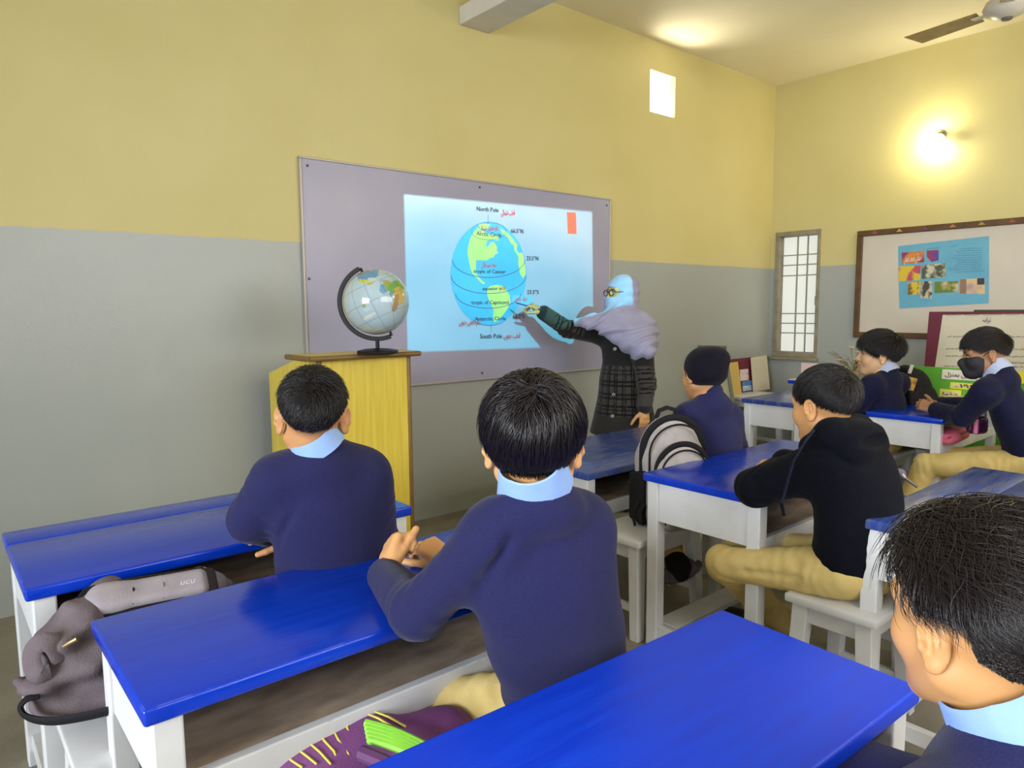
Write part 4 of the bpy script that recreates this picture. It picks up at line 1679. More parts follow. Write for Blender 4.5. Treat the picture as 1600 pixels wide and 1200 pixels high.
    # ---- shirt collar: a leaning band round the neck, open in front
    if spec.get('collar', True):
        cm = spec.get('collar_mat', M_SHIRT)
        up = unit(nk0 - neck)
        tl = spec.get('coll_tilt', 0.0)
        up = unit(up - tl * Rt[:, 0])
        cz = neck + (nk0 - neck) * spec.get('coll_at', .35)
        fw = unit(Rt[:, 1] - up * (Rt[:, 1] @ up))
        rt = np.cross(fw, up)
        mb = MB()
        nn = 40
        ch = spec.get('coll_h', .036) * s
        cr = spec.get('coll_r', .058) * s
        vs, fs = [], []
        rows = [(cr * .96, ch * .95), (cr * .99, ch), (cr * 1.04, ch * .95), (cr * 1.16, ch * .2), (cr * 1.27, -ch * .6), (cr * 1.2, -ch * .6), (cr * .98, -ch * .2)]
        for i in range(nn + 1):
            a = radians(18 + 324 * i / nn)
            q = cos(a) * fw + sin(a) * rt
            e = min(i, nn - i) / nn
            drop = np.interp(e, [0, .12, .3], [.030, .016, 0]) * s
            for r, h in rows:
                if h < ch * .5:
                    h = h - ch * spec.get('coll_left', 0) * max(0.0, -sin(a)) ** .7
                    r = r * (1 + .10 * spec.get('coll_left', 0) * max(0.0, -sin(a)))
                vs.append(cz + q * r * (1 if r < cr * 1.1 else 1 + .10 * (e < .1)) + up * (h - drop * (1.6 if h < 0 else 1)))
        k = len(rows)
        for i in range(nn):
            for j in range(k):
                fs.append((i * k + j, i * k + (j + 1) % k, (i + 1) * k + (j + 1) % k, (i + 1) * k + j))
        fs += [tuple(range(k)), tuple(range(nn * k + k - 1, nn * k - 1, -1))]
        mb.add(vs, fs).build('shirt_collar', cm, root, True)
    # ---- trousers and shoes
    if 'knL' in J:
        S = Sdf()
        S.ell(pelvis + np.array([0, 0, -.01]), np.array([.145, .115, .085]) * s, R=Rt, k=.05)
        kj = []
        for sd in 'LR':
            hp, kn, an = J['hip' + sd], J['kn' + sd], J['an' + sd]
            S.path([hp, kn], [.080 * s, .060 * s], .03)
            S.path([kn, an], [.060 * s, .050 * s], .02)
            kj += [(kn, unit(an - hp), .10), (hp * .7 + kn * .3, unit(kn - hp), .12), (an, unit(an - kn), .08)]
        for a, b, r, k in spec.get('tgroove', ()):
            S.cone(J_(a), J_(b), r, r * .6, k, '-')
        S.func(lo, hi, fold(kj, .0045, spec.get('seed', 1) + 5, .0032, freq=1.3))
        S.mesh('trousers', .009, spec.get('bottom', M_KHAKI), root)
        for sd in 'LR':
            kn, an = J['kn' + sd], J['an' + sd]
            if spec.get('shoe', True):
                f = unit((Rt @ np.array([0, 1, 0])) * np.array([1, 1, 0]))
                S = Sdf()
                z0 = an[2] - .055
                fr = np.stack([np.cross(f, [0, 0, 1.0]), f, [0, 0, 1.0]], 1)
                c = np.array([an[0], an[1], 0]) + f * .06
                S.ell(np.array([c[0], c[1], max(.040, z0 + .03)]), (.042, .13, .042), R=fr, k=.02)
                S.cone(an, an + np.array([0, 0, -.03]), .042, .04, .02)
                S.box(np.array([c[0], c[1], max(.040, z0 + .03) - .075]), (.2, .3, .042), k=.004, op='-')
                S.mesh('shoe', .008, spec.get('shoe_mat', M_SHOE), root)
    return root, J, R, Rt, hs
A_ = np.array
# hairlines by azimuth from the face (0) to the nape (180)
HL_BOY = {0: 50, 40: 60, 62: 78, 78: 100, 92: 92, 108: 94, 124: 112, 145: 124, 180: 128}
HL_BOWL = {0: 50, 40: 62, 62: 80, 78: 104, 92: 95, 108: 98, 124: 116, 145: 122, 180: 124}

# ---- boy in the middle of the foreground, hands clasped on the second desk
p2, J, R, Rt, hs = person('person in navy sweater seen from behind, hands clasped on the blue desk', (1.02, 1.02), dict(
    s=1.0, hs=1.08, head=(47, 2, -1), torso=(26, 14, 0), tone=(214, 160, 108), seed=3, ear=32, girth=1.08,
    J=dict(head=(833, 698, 1.37), neck=(836, 760, 1.375), chest=(848, 890, 1.425), pelvis=A_([1.02, 1.02, .505]),
           shL=(768, 838, 1.36), elL=(655, 955, 1.42), wrL=(601, 899, 1.62),
           shR=(908, 822, 1.45), elR=(868, 930, 1.60), wrR=(704, 876, 1.75),
           knL=A_([.80, 1.36, 0.440]), anL=A_([.80, 1.40, .08]), knR=A_([1.08, 1.40, 0.440]), anR=A_([1.1, 1.42, .08])),
    handL=dict(d=CAM_R * .15 + CAM_U * .75 + CAM_F * .6, n=CAM_R * .85 - CAM_U * .35 + CAM_F * .35, s=1.0, curl=(62, 74, 45), spread=1, thumb=(1.0, .15, .30), tcurl=12, res=.0026),
    handR=dict(d=-CAM_R * .75 + CAM_U * .35 + CAM_F * .35, n=-CAM_R * .45 - CAM_U * .5 + CAM_F * .6, s=.90, curl=(40, 50, 35), spread=1, thumb=(.8, .5, .2), res=.0026),
    groove=(((745, 930, 1.33), (800, 840, 1.30), .010, .016), ((775, 1000, 1.33), (850, 965, 1.30), .004, .012), ((880, 835, 1.30), (925, 900, 1.34), .004, .012)),
    coll_h=.042, coll_r=.060, coll_left=.9, extra=(lambda S, J, Rt: S.ell(J['neck'] + Rt @ A_([-.062, .005, .020]), (.034, .055, .030), R=Rt, k=.02, op='-'),), coll_at=1.04, hole=.050, trap_z=-.008, hem=-.05, stub=HL_BOWL, soft=4, sleeve=(.060, .054, .042), wr_amp=.003))
make_hair(p2, J['head'], R, hs, M_HAIR, HL_BOWL, .024, .013, 15000, .085, crown=(0.04, -.62, .78), swirl=.7, lift=.02, low=.55, seed=2, rad=.00062, noise=.10, steps=10)

# ---- boy by the lectern
p1, J, R, Rt, hs = person('person in navy sweater seen from behind in front of the yellow lectern', (.80, 1.70), dict(
    s=1.0, hs=1.02, head=(27, 4, 2), torso=(14, 8, 0), tone=(196, 142, 96), seed=8, ear=38, girth=1.05,
    J=dict(head=(489, 655, 1.80), neck=(502, 707, 1.80), chest=(515, 790, 1.83), pelvis=A_([.815, 1.715, .505]),
           shL=(434, 748, 1.765), elL=(392, 812, 1.80), wrL=(420, 832, 1.98),
           shR=(572, 742, 1.86), elR=(592, 850, 1.95), wrR=on_z(470, 838, .745),
           knL=A_([.72, 2.08, 0.440]), anL=A_([.72, 2.06, .08]), knR=A_([.95, 2.10, 0.440]), anR=A_([.95, 2.08, .08])),
    handR=dict(d=-CAM_R * .95 + CAM_F * .15, n=A_([0, 0, -1]), s=.88, curl=(8, 12, 10), res=.003),
    groove=(((432, 850, 1.75), (470, 780, 1.70), .006, .014), ((440, 900, 1.75), (480, 880, 1.72), .004, .012)),
    coll_h=.028, coll_r=.057, coll_at=.72, hole=.048, trap_z=-.012, hem=-.05, stub={0: 50, 40: 60, 62: 78, 78: 98, 92: 88, 108: 93, 124: 112, 145: 126, 180: 130}, soft=18, sleeve=(.060, .054, .042), wr_amp=.003))
make_hair(p1, J['head'], R, hs, M_HAIRS, {0: 50, 40: 60, 62: 78, 78: 98, 92: 88, 108: 93, 124: 112, 145: 126, 180: 131}, .014, .003, 11000, .028, crown=(0.05, -.72, .7), swirl=1.0, lift=.20, low=.35, seed=5, rad=.0006, noise=.40, steps=6)

# ---- boy at the bottom right corner, close to the lens
ear = at(1457, 1003, .80)
Rn = head_R(28, 4, 0)
hn = ear + Rn @ A_([.080, .016, 0])
fw = Rn[:, 1]
nk = hn + A_([.010, -.045, -.092])
p3, J, R, Rt, hs = person('person with wavy black hair and light blue collar at the bottom right corner', (1.02, .24), dict(
    s=1.0, hs=1.0, head=(28, 4, 0), torso=(10, 10, 0), tone=(206, 152, 98), seed=12, ear=24, hres=.0026, top=M_NAVY,
    J=dict(head=hn, neck=nk, chest=nk + A_([.0, .0, -.17]), pelvis=A_([1.03, .23, .505]),
           shL=nk + A_([-.150, .03, -.095]), elL=nk + A_([-.20, .16, -.27]), wrL=nk + A_([-.05, .33, -.22]),
           shR=nk + A_([.155, -.02, -.095]), elR=nk + A_([.21, .10, -.28]), wrR=nk + A_([.08, .32, -.22]),
           knL=A_([.92, .62, 0.440]), anL=A_([.92, .60, .08]), knR=A_([1.14, .62, 0.440]), anR=A_([1.14, .60, .08])),
    handL=dict(d=A_([.75, .6, -.1]), n=A_([0, 0, -1])), handR=dict(d=A_([-.75, .6, -.1]), n=A_([0, 0, -1])),
    coll_h=.060, coll_r=.068, coll_left=.7, coll_at=.24, hole=.056, trap=.042, trap_z=-.020, fill=(.10, .075, .055), fill_z=.006, hem=-.05, stub=HL_BOY, soft=8))
make_hair(p3, J['head'], R, hs, M_HAIRW, {0: 50, 30: 54, 50: 60, 60: 68, 66: 90, 76: 97, 84: 76, 112: 76, 124: 122, 145: 134, 180: 138}, .042, .008, 17000, .072, crown=(0.15, .30, .94), swirl=.3, bias=(.25, -1.0, .1), lift=.10, low=.12, seed=9,
          rad=.00052, noise=.30, wave=.75, wfreq=1.5, clump=.65, steps=12, cap_bump=.004)

# ---- boy in the black hoodie
Rh = head_R(16, 6, 0)
hh = at(1266, 640, 2.22) + Rh @ A_([.078, .014, 0])


p4, J, R, Rt, hs = person('person in black hoodie and khaki trousers sitting on the white stool', (2.28, .98), dict(
    s=1.02, hs=1.04, k_arm=.07, head=(16, 6, 0), torso=(2, 8, 0), tone=(206, 152, 100), seed=21, top=M_BLACKH, top_name='hoodie', collar=False, girth=1.12,
    J=dict(head=hh, neck=hh + A_([.0, -.045, -.115]), chest=A_([2.27, .975, .77]), pelvis=A_([2.29, .975, .505]),
           shL=(1298, 722, 2.20), elL=(1182, 762, 2.36), wrL=(1215, 735, 2.50),
           shR=hh + A_([.16, -.03, -.17]), elR=A_([2.55, 1.12, .73]), wrR=(1222, 722, 2.55),
           hipL=A_([2.20, .98, .505]), hipR=A_([2.37, .98, .505]),
           knL=A_([2.14, 1.37, 0.440]), anL=on_z(1226, 975, .075), knR=A_([2.33, 1.42, 0.440]), anR=on_z(1188, 968, .075)),
    handR=dict(d=A_([-1, .25, -.05]), n=A_([0, .1, -1]), s=.86, curl=(18, 20, 15), res=.003),
    handL=dict(d=A_([1, .3, 0]), n=A_([0, 0, -1]), s=.84),
    tgroove=tuple((on_x(x0, y0, 2.092), on_x(x1, y1, 2.112), .006, .022) for x0, y0, x1, y1 in ((1165, 893, 1250, 905), (1196, 876, 1292, 852), (1180, 914, 1268, 922), (1300, 905, 1240, 880), (1160, 872, 1200, 862))), sleeve=(.076, .066, .048), hem=-.06, wr_amp=.003, wr_el=.005, shoe=True))
make_hair(p4, J['head'], R, hs, M_HAIRS, {0: 50, 40: 60, 62: 76, 76: 98, 92: 88, 108: 92, 124: 104, 145: 114, 180: 118}, .017, .007, 11000, .05, crown=(0.05, -.75, .65), swirl=.5, lift=.05, low=.4, seed=15, rad=.0007, noise=.28, steps=7)
n_ = J['neck'] + A_([0, 0, .028])
S = Sdf()
S.ell(n_ + Rt @ A_([0, -.070, -.030]), (.125, .070, .080), R=Rt @ rot_x(.45), k=0)
S.cone(n_ + Rt @ A_([-.085, -.02, .015]), n_ + Rt @ A_([.085, -.02, .015]), .050, .050, .03)
for sx in (-1, 1):
    S.path([n_ + Rt @ A_([sx * .085, -.02, .012]), n_ + Rt @ A_([sx * .088, .040, -.02]), n_ + Rt @ A_([sx * .035, .085, -.075])], [.045, .036, .030], .03)
S.ell(n_ + Rt @ A_([0, -.118, -.012]), (.085, .022, .020), R=Rt @ rot_x(.5), k=.02, op='-')
S.cone(n_ + Rt @ A_([0, .01, -.01]), J['head'], .050, .075, .01, '-')
S.func(n_ - .3, n_ + .3, fold([], .004, 17, freq=1.5))
S.mesh('hood', .006, M_BLACKH, p4)
# hood cords and wrist band
nk = J['neck']
a = at(1272, 672, 2.12)
MB().tube([a, at(1258, 690, 2.09), at(1240, 720, 2.10), at(1230, 755, 2.14), at(1221, 788, 2.15)], .0034, 8).build('drawstring', M_NAVYD, p4, True)
MB().tube([at(1221, 786, 2.15), at(1225, 806, 2.15)], .005, 8).build('cord_end', M_BLACKH, p4, True)
wd = unit(A_([-1, .25, -.05]))
MB().tube([J['wrR'] - wd * .012, J['wrR'] + wd * .012], .030, 20).build('wrist_band', M_BLACK, p4, True)

M_BBLACK_SOCK = mat('black_sock', (14, 13, 16), .9)
# ---- boy in the knitted cap
Rc = head_R(14, 8, 3)
hc_ = at(1097, 588, 3.25)
p5, J, R, Rt, hs = person('person in dark knitted cap and navy sweater seen from behind in the middle row', (2.86, 1.93), dict(
    s=1.0, hs=1.0, head=(18, 8, 3), collar=False, torso=(18, 14, 0), tone=(186, 136, 92), seed=31, top=M_NAVY, girth=1.05, ear=20,
    J=dict(head=hc_, neck=hc_ + A_([.01, -.04, -.092]), chest=hc_ + A_([.02, -.04, -.29]), pelvis=A_([2.88, 1.92, .505]),
           shL=(1075, 652, 3.20), elL=(1066, 706, 3.34), wrL=(1066, 690, 3.54),
           shR=(1138, 652, 3.34), elR=(1150, 700, 3.42), wrR=(1100, 688, 3.58),
           knL=A_([2.74, 2.26, .440]), anL=at(1050, 860, 3.14), knR=A_([2.98, 2.28, .440]), anR=A_([2.98, 2.26, .08])),
    handL=dict(d=A_([.2, 1, .1]), n=A_([0, 0, -1])), hem=-.05, shoe=False))
for sd in 'LR':
    S = Sdf()
    an = J['an' + sd]
    if sd == 'L':
        c = at(1062, 893, 3.10)
        ax3 = np.stack([unit(CAM_R * .9 - CAM_U * -.35), unit(CAM_F), unit(CAM_U * .9 - CAM_R * .35)], 1)
        S.ell(c, (.105, .034, .045), R=ax3, k=0)
        for q in range(-4, 5):
            S.cone(c + ax3 @ A_([q * .022 - .004, -.036, -.05]), c + ax3 @ A_([q * .022 + .006, -.036, .05]), .004, .004, .004, '-')
        S.mesh('shoe', .0045, mat('shoe_grey_sole', (122, 112, 120), .8, (96, 88, 96), 30), p5)
        S = Sdf()
        S.cone(an, c, .042, .046, 0)
        S.ell(c + CAM_U * .03, (.07, .05, .03), k=.03)
        S.mesh('sock', .007, M_BBLACK_SOCK, p5)
    else:
        S.ell(A_([an[0] + .02, an[1] + .05, .042]), (.042, .13, .042), k=0)
        S.cone(an, an + A_([0, 0, -.03]), .042, .04, .02)
        S.box(A_([an[0], an[1], -.035]), (.3, .3, .04), k=.004, op='-')
        S.mesh('shoe', .008, M_SHOE, p5)
S = Sdf()
S.frame(J['head'], R, hs)
S.ell(CRC + A_([0, -.005, .008]), CRR + .010, k=0)
S.ell(CRC + A_([0.025, -.075, .040]), (.050, .045, .045), k=.05)
S.ell(CRC + A_([0, -.02, -.03]), (.085, .095, .06), k=.03)
S.box((0, .10, -.06), (.12, .075, .085), k=.01, op='-')
S.box((0, .0, -.135), (.2, .2, .09), k=.008, op='-')
S.func(J['head'] - .2, J['head'] + .2, fold([], .0015, 3))
S.mesh('knitted_cap', .005, M_CAPW, p5)
S = Sdf()
S.frame(J['neck'], Rt)
S.cone((0, 0, .02), (0, .01, .045), .060, .056, .01)
S.mesh('collar_roll', .007, M_NAVY, p5)

# ---- boy with no mask in blazer, profile
Rf = head_R(-26, -2, -2)
hf = at(1379, 559, 4.40) + Rf @ A_([.085, .016, 0])
p6, J, R, Rt, hs = person('person in dark blue blazer without mask gazing left in profile', (4.68, 1.85), dict(
    s=1.06, hs=1.13, head=(-26, -2, -2), torso=(-8, 4, 0), tone=(214, 170, 130), seed=41, top=M_NAVYD, top_name='blazer', collar_mat=M_SHIRTP, hres=.003,
    J=dict(head=hf, neck=hf + A_([.01, -.05, -.105]), chest=hf + A_([.0, -.06, -.30]), pelvis=hf * A_([1, 1, 0]) + A_([.0, -.05, .505]),
           shL=hf + A_([-.155, -.03, -.18]), elL=hf + A_([-.21, .10, -.40]), wrL=hf + A_([-.12, .30, -.36]),
           shR=hf + A_([.165, -.06, -.18]), elR=hf + A_([.22, .10, -.40]), wrR=hf + A_([.10, .31, -.36]),
           knL=A_([4.60, 2.22, 0.440]), anL=A_([4.60, 2.20, .08]), knR=A_([4.82, 2.22, 0.440]), anR=A_([4.82, 2.20, .08])),
    handL=dict(d=A_([.6, .8, 0]), n=A_([0, 0, -1])), handR=dict(d=A_([-.6, .8, 0]), n=A_([0, 0, -1])),
    coll_h=.038, coll_r=.060, hem=-.06))
make_hair(p6, J['head'], R, hs, M_HAIRS, {0: 54, 40: 62, 62: 74, 76: 100, 92: 90, 108: 92, 124: 106, 145: 114, 180: 116}, .036, .010, 10000, .06, crown=(0.0, -.5, .85), swirl=.3, bias=(0, .3, 0), lift=.10, low=.5, seed=19, rad=.0008, noise=.3, wave=.3, steps=8)

# ---- boy in the mask
Rm = head_R(-28, 10, 0)
hm = at(1551, 556, 3.75) + Rm @ A_([.085, .016, 0])
p7, J, R, Rt, hs = person('person with black face mask and folded hands on a desk at right', (4.52, 1.05), dict(
    s=1.06, hs=1.05, head=(-28, 10, 0), torso=(-6, 26, 0), tone=(160, 116, 84), seed=51, top=M_NAVYD, collar_mat=M_SHIRTP, girth=.95,
    J=dict(head=hm, neck=hm + A_([.0, -.07, -.10]), chest=hm + A_([.05, -.13, -.30]), pelvis=A_([4.55, 1.05, .51]),
           shL=hm + A_([-.12, -.05, -.19]), elL=(1504, 650, 3.88), wrL=(1462, 640, 4.08),
           shR=hm + A_([.19, -.05, -.19]), elR=A_([4.70, 1.40, .755]), wrR=(1466, 632, 4.2),
           hipL=A_([4.46, 1.06, .50]), hipR=A_([4.64, 1.06, .50]),
           knL=A_([4.36, 1.50, 0.440]), anL=A_([4.30, 1.62, .09]), knR=A_([4.62, 1.50, 0.440]), anR=A_([4.62, 1.6, .09])),
    handL=dict(d=A_([-.1, 1, .30]), n=A_([.8, .0, -.5]), s=.9, curl=(40, 45, 30), res=.0032),
    handR=dict(d=A_([-.75, .6, .22]), n=A_([-.2, -.2, -1]), s=.9, curl=(30, 40, 30), res=.0032),
    coll_h=.040, coll_r=.060, hem=-.08, sleeve=(.066, .052, .044)))
make_hair(p7, J['head'], R, hs, M_HAIRS, {0: 56, 40: 64, 62: 74, 76: 98, 92: 88, 108: 90, 124: 104, 145: 112, 180: 114}, .024, .007, 10000, .05, crown=(0.0, -.85, .55), swirl=.3, bias=(0, .5, 0), lift=.14, low=.4, seed=23, rad=.0008, noise=.32, steps=7)
S = Sdf()
S.frame(J['head'], R, hs)
S.ell((0, 0.03, -0.005), (.0645, .067, .097), k=0)
S.ell((0, 0.02, -0.045), (.057, .065, .055), k=.03)
for x in (-1, 1):
    S.cone((x * .052, -.004, -.045), (x * .022, .058, -.088), .022, .020, .03)
    S.ell((x * .036, .058, -.022), (.033, .033, .034), k=.02)
S.ell((0, .070, -.088), (.030, .024, .024), k=.025)
S.cone((0, .090, .010), (0, .112, -.022), .010, .016, .02)
S.cone((0, .100, -.05), (0, .09, -.08), .016, .016, .03)
S.box((0, -.085, -.04), (.12, .105, .2), R=rot_x(.15), k=.006, op='-')
S.box((0, .10, .062), (.12, .14, .06), R=rot_x(-.12), k=.006, op='-')
S.mesh('face_mask', .004, mat('mask_black', (38, 34, 42), .75), p7)
for sx in (-1, 1):
    q = lambda *v: J['head'] + R @ (A_(v) * hs)
    MB().tube([q(sx * .055, .045, -.02), q(sx * .072, .012, .012), q(sx * .077, -.012, .026)], .0022, 6).build('mask_loop', M_BLACK, p7, True)
    MB().tube([q(sx * .052, .04, -.07), q(sx * .070, .0, -.045), q(sx * .076, -.018, -.03)], .0022, 6).build('mask_loop', M_BLACK, p7, True)

# ---- the teacher
M_COAT = bpy.data.materials.new('black_plaid_coat')


def coat_mat(m):
    m.use_nodes = True
    N, L = m.node_tree.nodes, m.node_tree.links
    b = N['Principled BSDF']
    b.inputs['Roughness'].default_value = 0.9
    b.inputs['Sheen Weight'].default_value = 0.15
    b.inputs['Specular IOR Level'].default_value = 0.15
    a = N.new('ShaderNodeAttribute')
    a.attribute_name = 'paint'
    n = N.new('ShaderNodeTexNoise')
    n.inputs['Scale'].default_value = 160
    mx = N.new('ShaderNodeMix')
    mx.data_type = 'RGBA'
    mx.blend_type = 'MULTIPLY'
    mx.inputs[0].default_value = .5
    L.new(a.outputs['Color'], mx.inputs[6])
    L.new(n.outputs[0], mx.inputs[7])
    L.new(mx.outputs[2], b.inputs['Base Color'])
    bp = N.new('ShaderNodeBump')
    bp.inputs['Strength'].default_value = .4
    bp.inputs['Distance'].default_value = .004
    L.new(n.outputs[0], bp.inputs['Height'])
    L.new(bp.outputs[0], b.inputs['Normal'])


coat_mat(M_COAT)
ht = at(971, 459, 4.68)
TAZ = 262
Rhd = head_R(282, 2, 0)
Rtt = head_R(TAZ - 10, 0, 0)
tx, ty = ht[0] + .01, ht[1] - .02
T = dict(head=ht, neck=A_([tx, ty, ht[2] - .135]), chest=A_([tx, ty, ht[2] - .33]), waist=A_([tx, ty, ht[2] - .55]), pelvis=A_([tx, ty, ht[2] - .72]),
         shR=at(940, 522, 4.78), elR=at(886, 514, 4.74), wrR=at(847, 487, 4.70),
         shL=at(1003, 545, 4.56), elL=at(1011, 600, 4.55), wrL=at(1007, 640, 4.52))
teacher = empty('person', (tx, ty, 0), 'person in blue headscarf, glasses and plaid coat pointing with pen at the slide', 'person')
S = Sdf()
head_sdf(S, ht, Rhd, 1.0)
S.cone(ht + Rhd @ A_([0, -.02, -.05]), T['neck'], .05, .055, .03)
S.ell(T['chest'], (.14, .09, .2), R=Rtt, k=.05)
S.ell(T['pelvis'], (.15, .11, .2), R=Rtt, k=.05)
for sd in 'LR':
    S.cone(T['neck'], T['sh' + sd], .045, .042, .04)
    S.path([T['sh' + sd], T['el' + sd], T['wr' + sd]], [.042, .033, .023], .02)
for sx in (-1, 1):
    q = T['pelvis'] + Rtt @ A_([sx * .08, 0, 0])
    S.path([q, A_([q[0], q[1], .48]), A_([q[0], q[1], .09])], [.075, .055, .035], .02)
dR = unit(at(826, 474, 4.66) - T['wrR'])
hand_sdf(S, T['wrR'], dR, unit(A_([-.2, .55, -.8])), 1, .95, ((22, 40, 20), (45, 50, 30), (55, 55, 30), (60, 55, 30)), 2, (.85, .35, .5), 15)
hand_sdf(S, T['wrL'], unit(A_([-.05, -.05, -1])), unit(A_([.3, .9, 0])), -1, .95, (22, 22, 15), 2)
S.mesh('body', .010, M_SKIN, teacher, [(ht - .14, ht + .15, .0038), (T['wrR'] + dR * .07 - .085, T['wrR'] + dR * .07 + .085, .0034), (T['wrL'] - A_([.06, .06, .17]), T['wrL'] + A_([.06, .06, .02]), .0038)],
       head_paint(ht, Rhd, 1.0, (186, 138, 88)))
S = Sdf()
S.ell(T['chest'], (.165, .115, .19), R=Rtt, k=.05)
S.ell(T['waist'], (.155, .12, .17), R=Rtt, k=.08)
hem = .50
S.cone(T['waist'], A_([tx, ty, hem]), .125, .185, .06)
S.cone(T['waist'] + Rtt @ A_([-.05, 0, -.05]), A_([tx, ty, hem]) + Rtt @ A_([-.11, 0, 0]), .10, .13, .06)
S.cone(T['waist'] + Rtt @ A_([.05, 0, -.05]), A_([tx, ty, hem]) + Rtt @ A_([.11, 0, 0]), .10, .13, .06)
for sd in 'LR':
    S.cone(T['neck'] - A_([0, 0, .03]), T['sh' + sd], .06, .07, .05)
    S.path([T['sh' + sd], T['el' + sd]], [.073, .062], .03)
    w = T['wr' + sd] + unit(T['el' + sd] - T['wr' + sd]) * .015
    S.path([T['el' + sd], w], [.062, .050], .02)
S.box(A_([tx, ty, hem - .2]), (.5, .5, .2), k=.01, op='-')
S.cone(T['neck'] - A_([0, 0, .02]), ht, .055, .08, .01, '-')
fr_ = lambda u, z: A_([tx, ty, z]) + Rtt @ A_([u, 0, 0])
# front closing: a shallow seam
S.cone(T['chest'] + Rtt @ A_([-.01, .125, .1]), A_([tx, ty, hem]) + Rtt @ A_([-.01, .20, 0]), .006, .006, .01, '-')
S.func(A_([tx - .6, ty - .6, .3]), A_([tx + .6, ty + .8, 1.6]), fold([(T['elR'], unit(T['wrR'] - T['shR']), .09), (T['elL'], A_([0, 0, 1]), .09), (T['waist'], A_([0, 0, 1]), .12)], .004, 7, .004, freq=.8))


def coat_paint(v):
    q = (v - A_([tx, ty, 0])) @ Rtt
    ang = np.degrees(np.arctan2(q[:, 0], q[:, 1]))
    base = np.array([.018, .016, .016])
    c = np.tile(base, (len(v), 1))
    z = v[:, 2]
    arm = np.zeros(len(v), bool)
    tl = np.zeros(len(v))
    for sd in 'RL':
        a, b = T['sh' + sd], T['wr' + sd]
        ab = b - a
        t = ((v - a) @ ab) / (ab @ ab)
        d = np.linalg.norm(v - (a + np.clip(t, 0, 1.2)[:, None] * ab), axis=1)
        m = (d < .085) & (t > .12)
        if sd == 'L':
            m &= (q[:, 0] < -.13)
        arm |= m
        tl = np.where(m, t, tl)
    # plaid bands: a lighter mottled ground crossed by black lines
    zt = ht[2]
    band = ((z < zt - .47) & (z > zt - .80)) & ~arm
    sl_ = arm & (tl > .30)
    g = np.array([.060, .052, .046])
    c[band | (sl_ & (tl < .82))] = g
    c[(~arm) & (z <= zt - .80)] = g * .55
    c[sl_ & (tl >= .82)] = np.array([.055, .053, .050])
    lines = np.zeros(len(v), bool)
    for zz in (.50, .525, .575, .60, .66, .685, .735, .76, .79):
        lines |= np.abs(z - (zt - zz)) < .0055
    for aa in range(-180, 180, 22):
        lines |= (np.abs(ang - aa) < 1.6) | (np.abs(ang - aa - 6) < 1.6)
    c[band & lines] = np.array([.006, .006, .007])
    al = np.zeros(len(v), bool)
    for tt in (.36, .42, .52, .58, .68, .74):
        al |= np.abs(tl - tt) < .012
    al |= np.abs(np.sin(55 * (z + .5 * q[:, 1]))) < .18
    c[sl_ & (tl < .80) & al] = np.array([.006, .006, .007])
    c[arm & (np.abs(tl - 1.0) < .05)] = np.array([.02, .02, .02])
    return c


S.mesh('coat', .0065, M_COAT, teacher, (), coat_paint)
M_BTN = mat('coat_button', (150, 146, 140), .3, metal=.4)
for z in (ht[2] - .36, ht[2] - .50, ht[2] - .66, ht[2] - .80):
    w = .115 + max(0, (ht[2] - .55 - z)) * .13
    p = A_([tx, ty, z]) + Rtt @ A_([.012, w + .012, 0])
    Rb = Rtt @ rot_x(radians(-90))
    MB().lathe([(.0, -.004), (.013, -.004), (.013, .003), (.009, .006), (.008, .004), (0, .004)], p, 16, Rb).build('button', M_BTN, teacher, True)
# legs and shoes under the coat
S = Sdf()
for sx in (-1, 1):
    q = T['pelvis'] + Rtt @ A_([sx * .075, 0, -.05])
    S.path([q, A_([q[0], q[1], .10])], [.095, .085], .03)
S.mesh('trousers', .011, M_BLACKH, teacher)
for sx in (-1, 1):
    q = A_([tx, ty, 0]) + Rtt @ A_([sx * .075, .05, 0])
    S = Sdf()
    S.ell(q + A_([0, 0, .04]), (.042, .125, .05), R=Rtt, k=.02)
    S.box(q - A_([0, 0, .04]), (.2, .3, .042), k=.004, op='-')
    S.mesh('shoe', .009, M_SHOE, teacher)
# headscarf: hood, veil over the lower face, shawl over the shoulders
M_SCARF = mat('scarf_cloth', (152, 150, 176), .75, (144, 142, 168), 14, bump=.2, bump_scale=260, sheen=.15, spec=.2)
S = Sdf()
S.frame(ht, Rhd, 1.0)
S.ell(CRC + A_([0, -.010, .004]), CRR + A_([.013, .014, .007]), k=0)
S.ell((0, .030, .030), (.069, .069, .066), k=.02)
S.ell((0, -.035, -.03), (.088, .090, .10), k=.04)
S.ell((0, .045, -.055), (.066, .070, .058), k=.03)          # veil
S.ell((0, .09, -.040), (.030, .024, .035), k=.03)
S.cone((0, .02, -.07), (0, .03, -.15), .085, .10, .05)
S.ell((0, .105, .012), (.078, .072, .036), R=rot_x(.12), k=.008, op='-')   # the slit for the eyes
S.frame()
# shawl
nb = T['neck']
S.ell(nb + A_([0, 0, -.06]), (.17, .13, .11), R=Rtt, k=.05)
S.ell(nb + Rtt @ A_([-.08, -.02, -.12]), (.14, .145, .15), R=Rtt @ rot_y(.35), k=.05)
S.ell(nb + Rtt @ A_([-.10, .03, -.16]), (.10, .11, .12), R=Rtt, k=.05)
S.ell(nb + Rtt @ A_([-.13, .0, -.22]), (.075, .12, .10), R=Rtt @ rot_y(.25), k=.05)
S.ell(T['shL'] + A_([0, 0, .02]), (.095, .095, .10), k=.05)
# the end thrown towards the outstretched arm
a0, a1 = at(968, 498, 4.60), at(900, 502, 4.66)
S.cone(a0, a1, .060, .028, .05)
S.cone(at(990, 520, 4.56), at(915, 505, 4.62), .06, .03, .05)
S.cone(at(955, 520, 4.62), at(1012, 548, 4.48), .05, .045, .05)


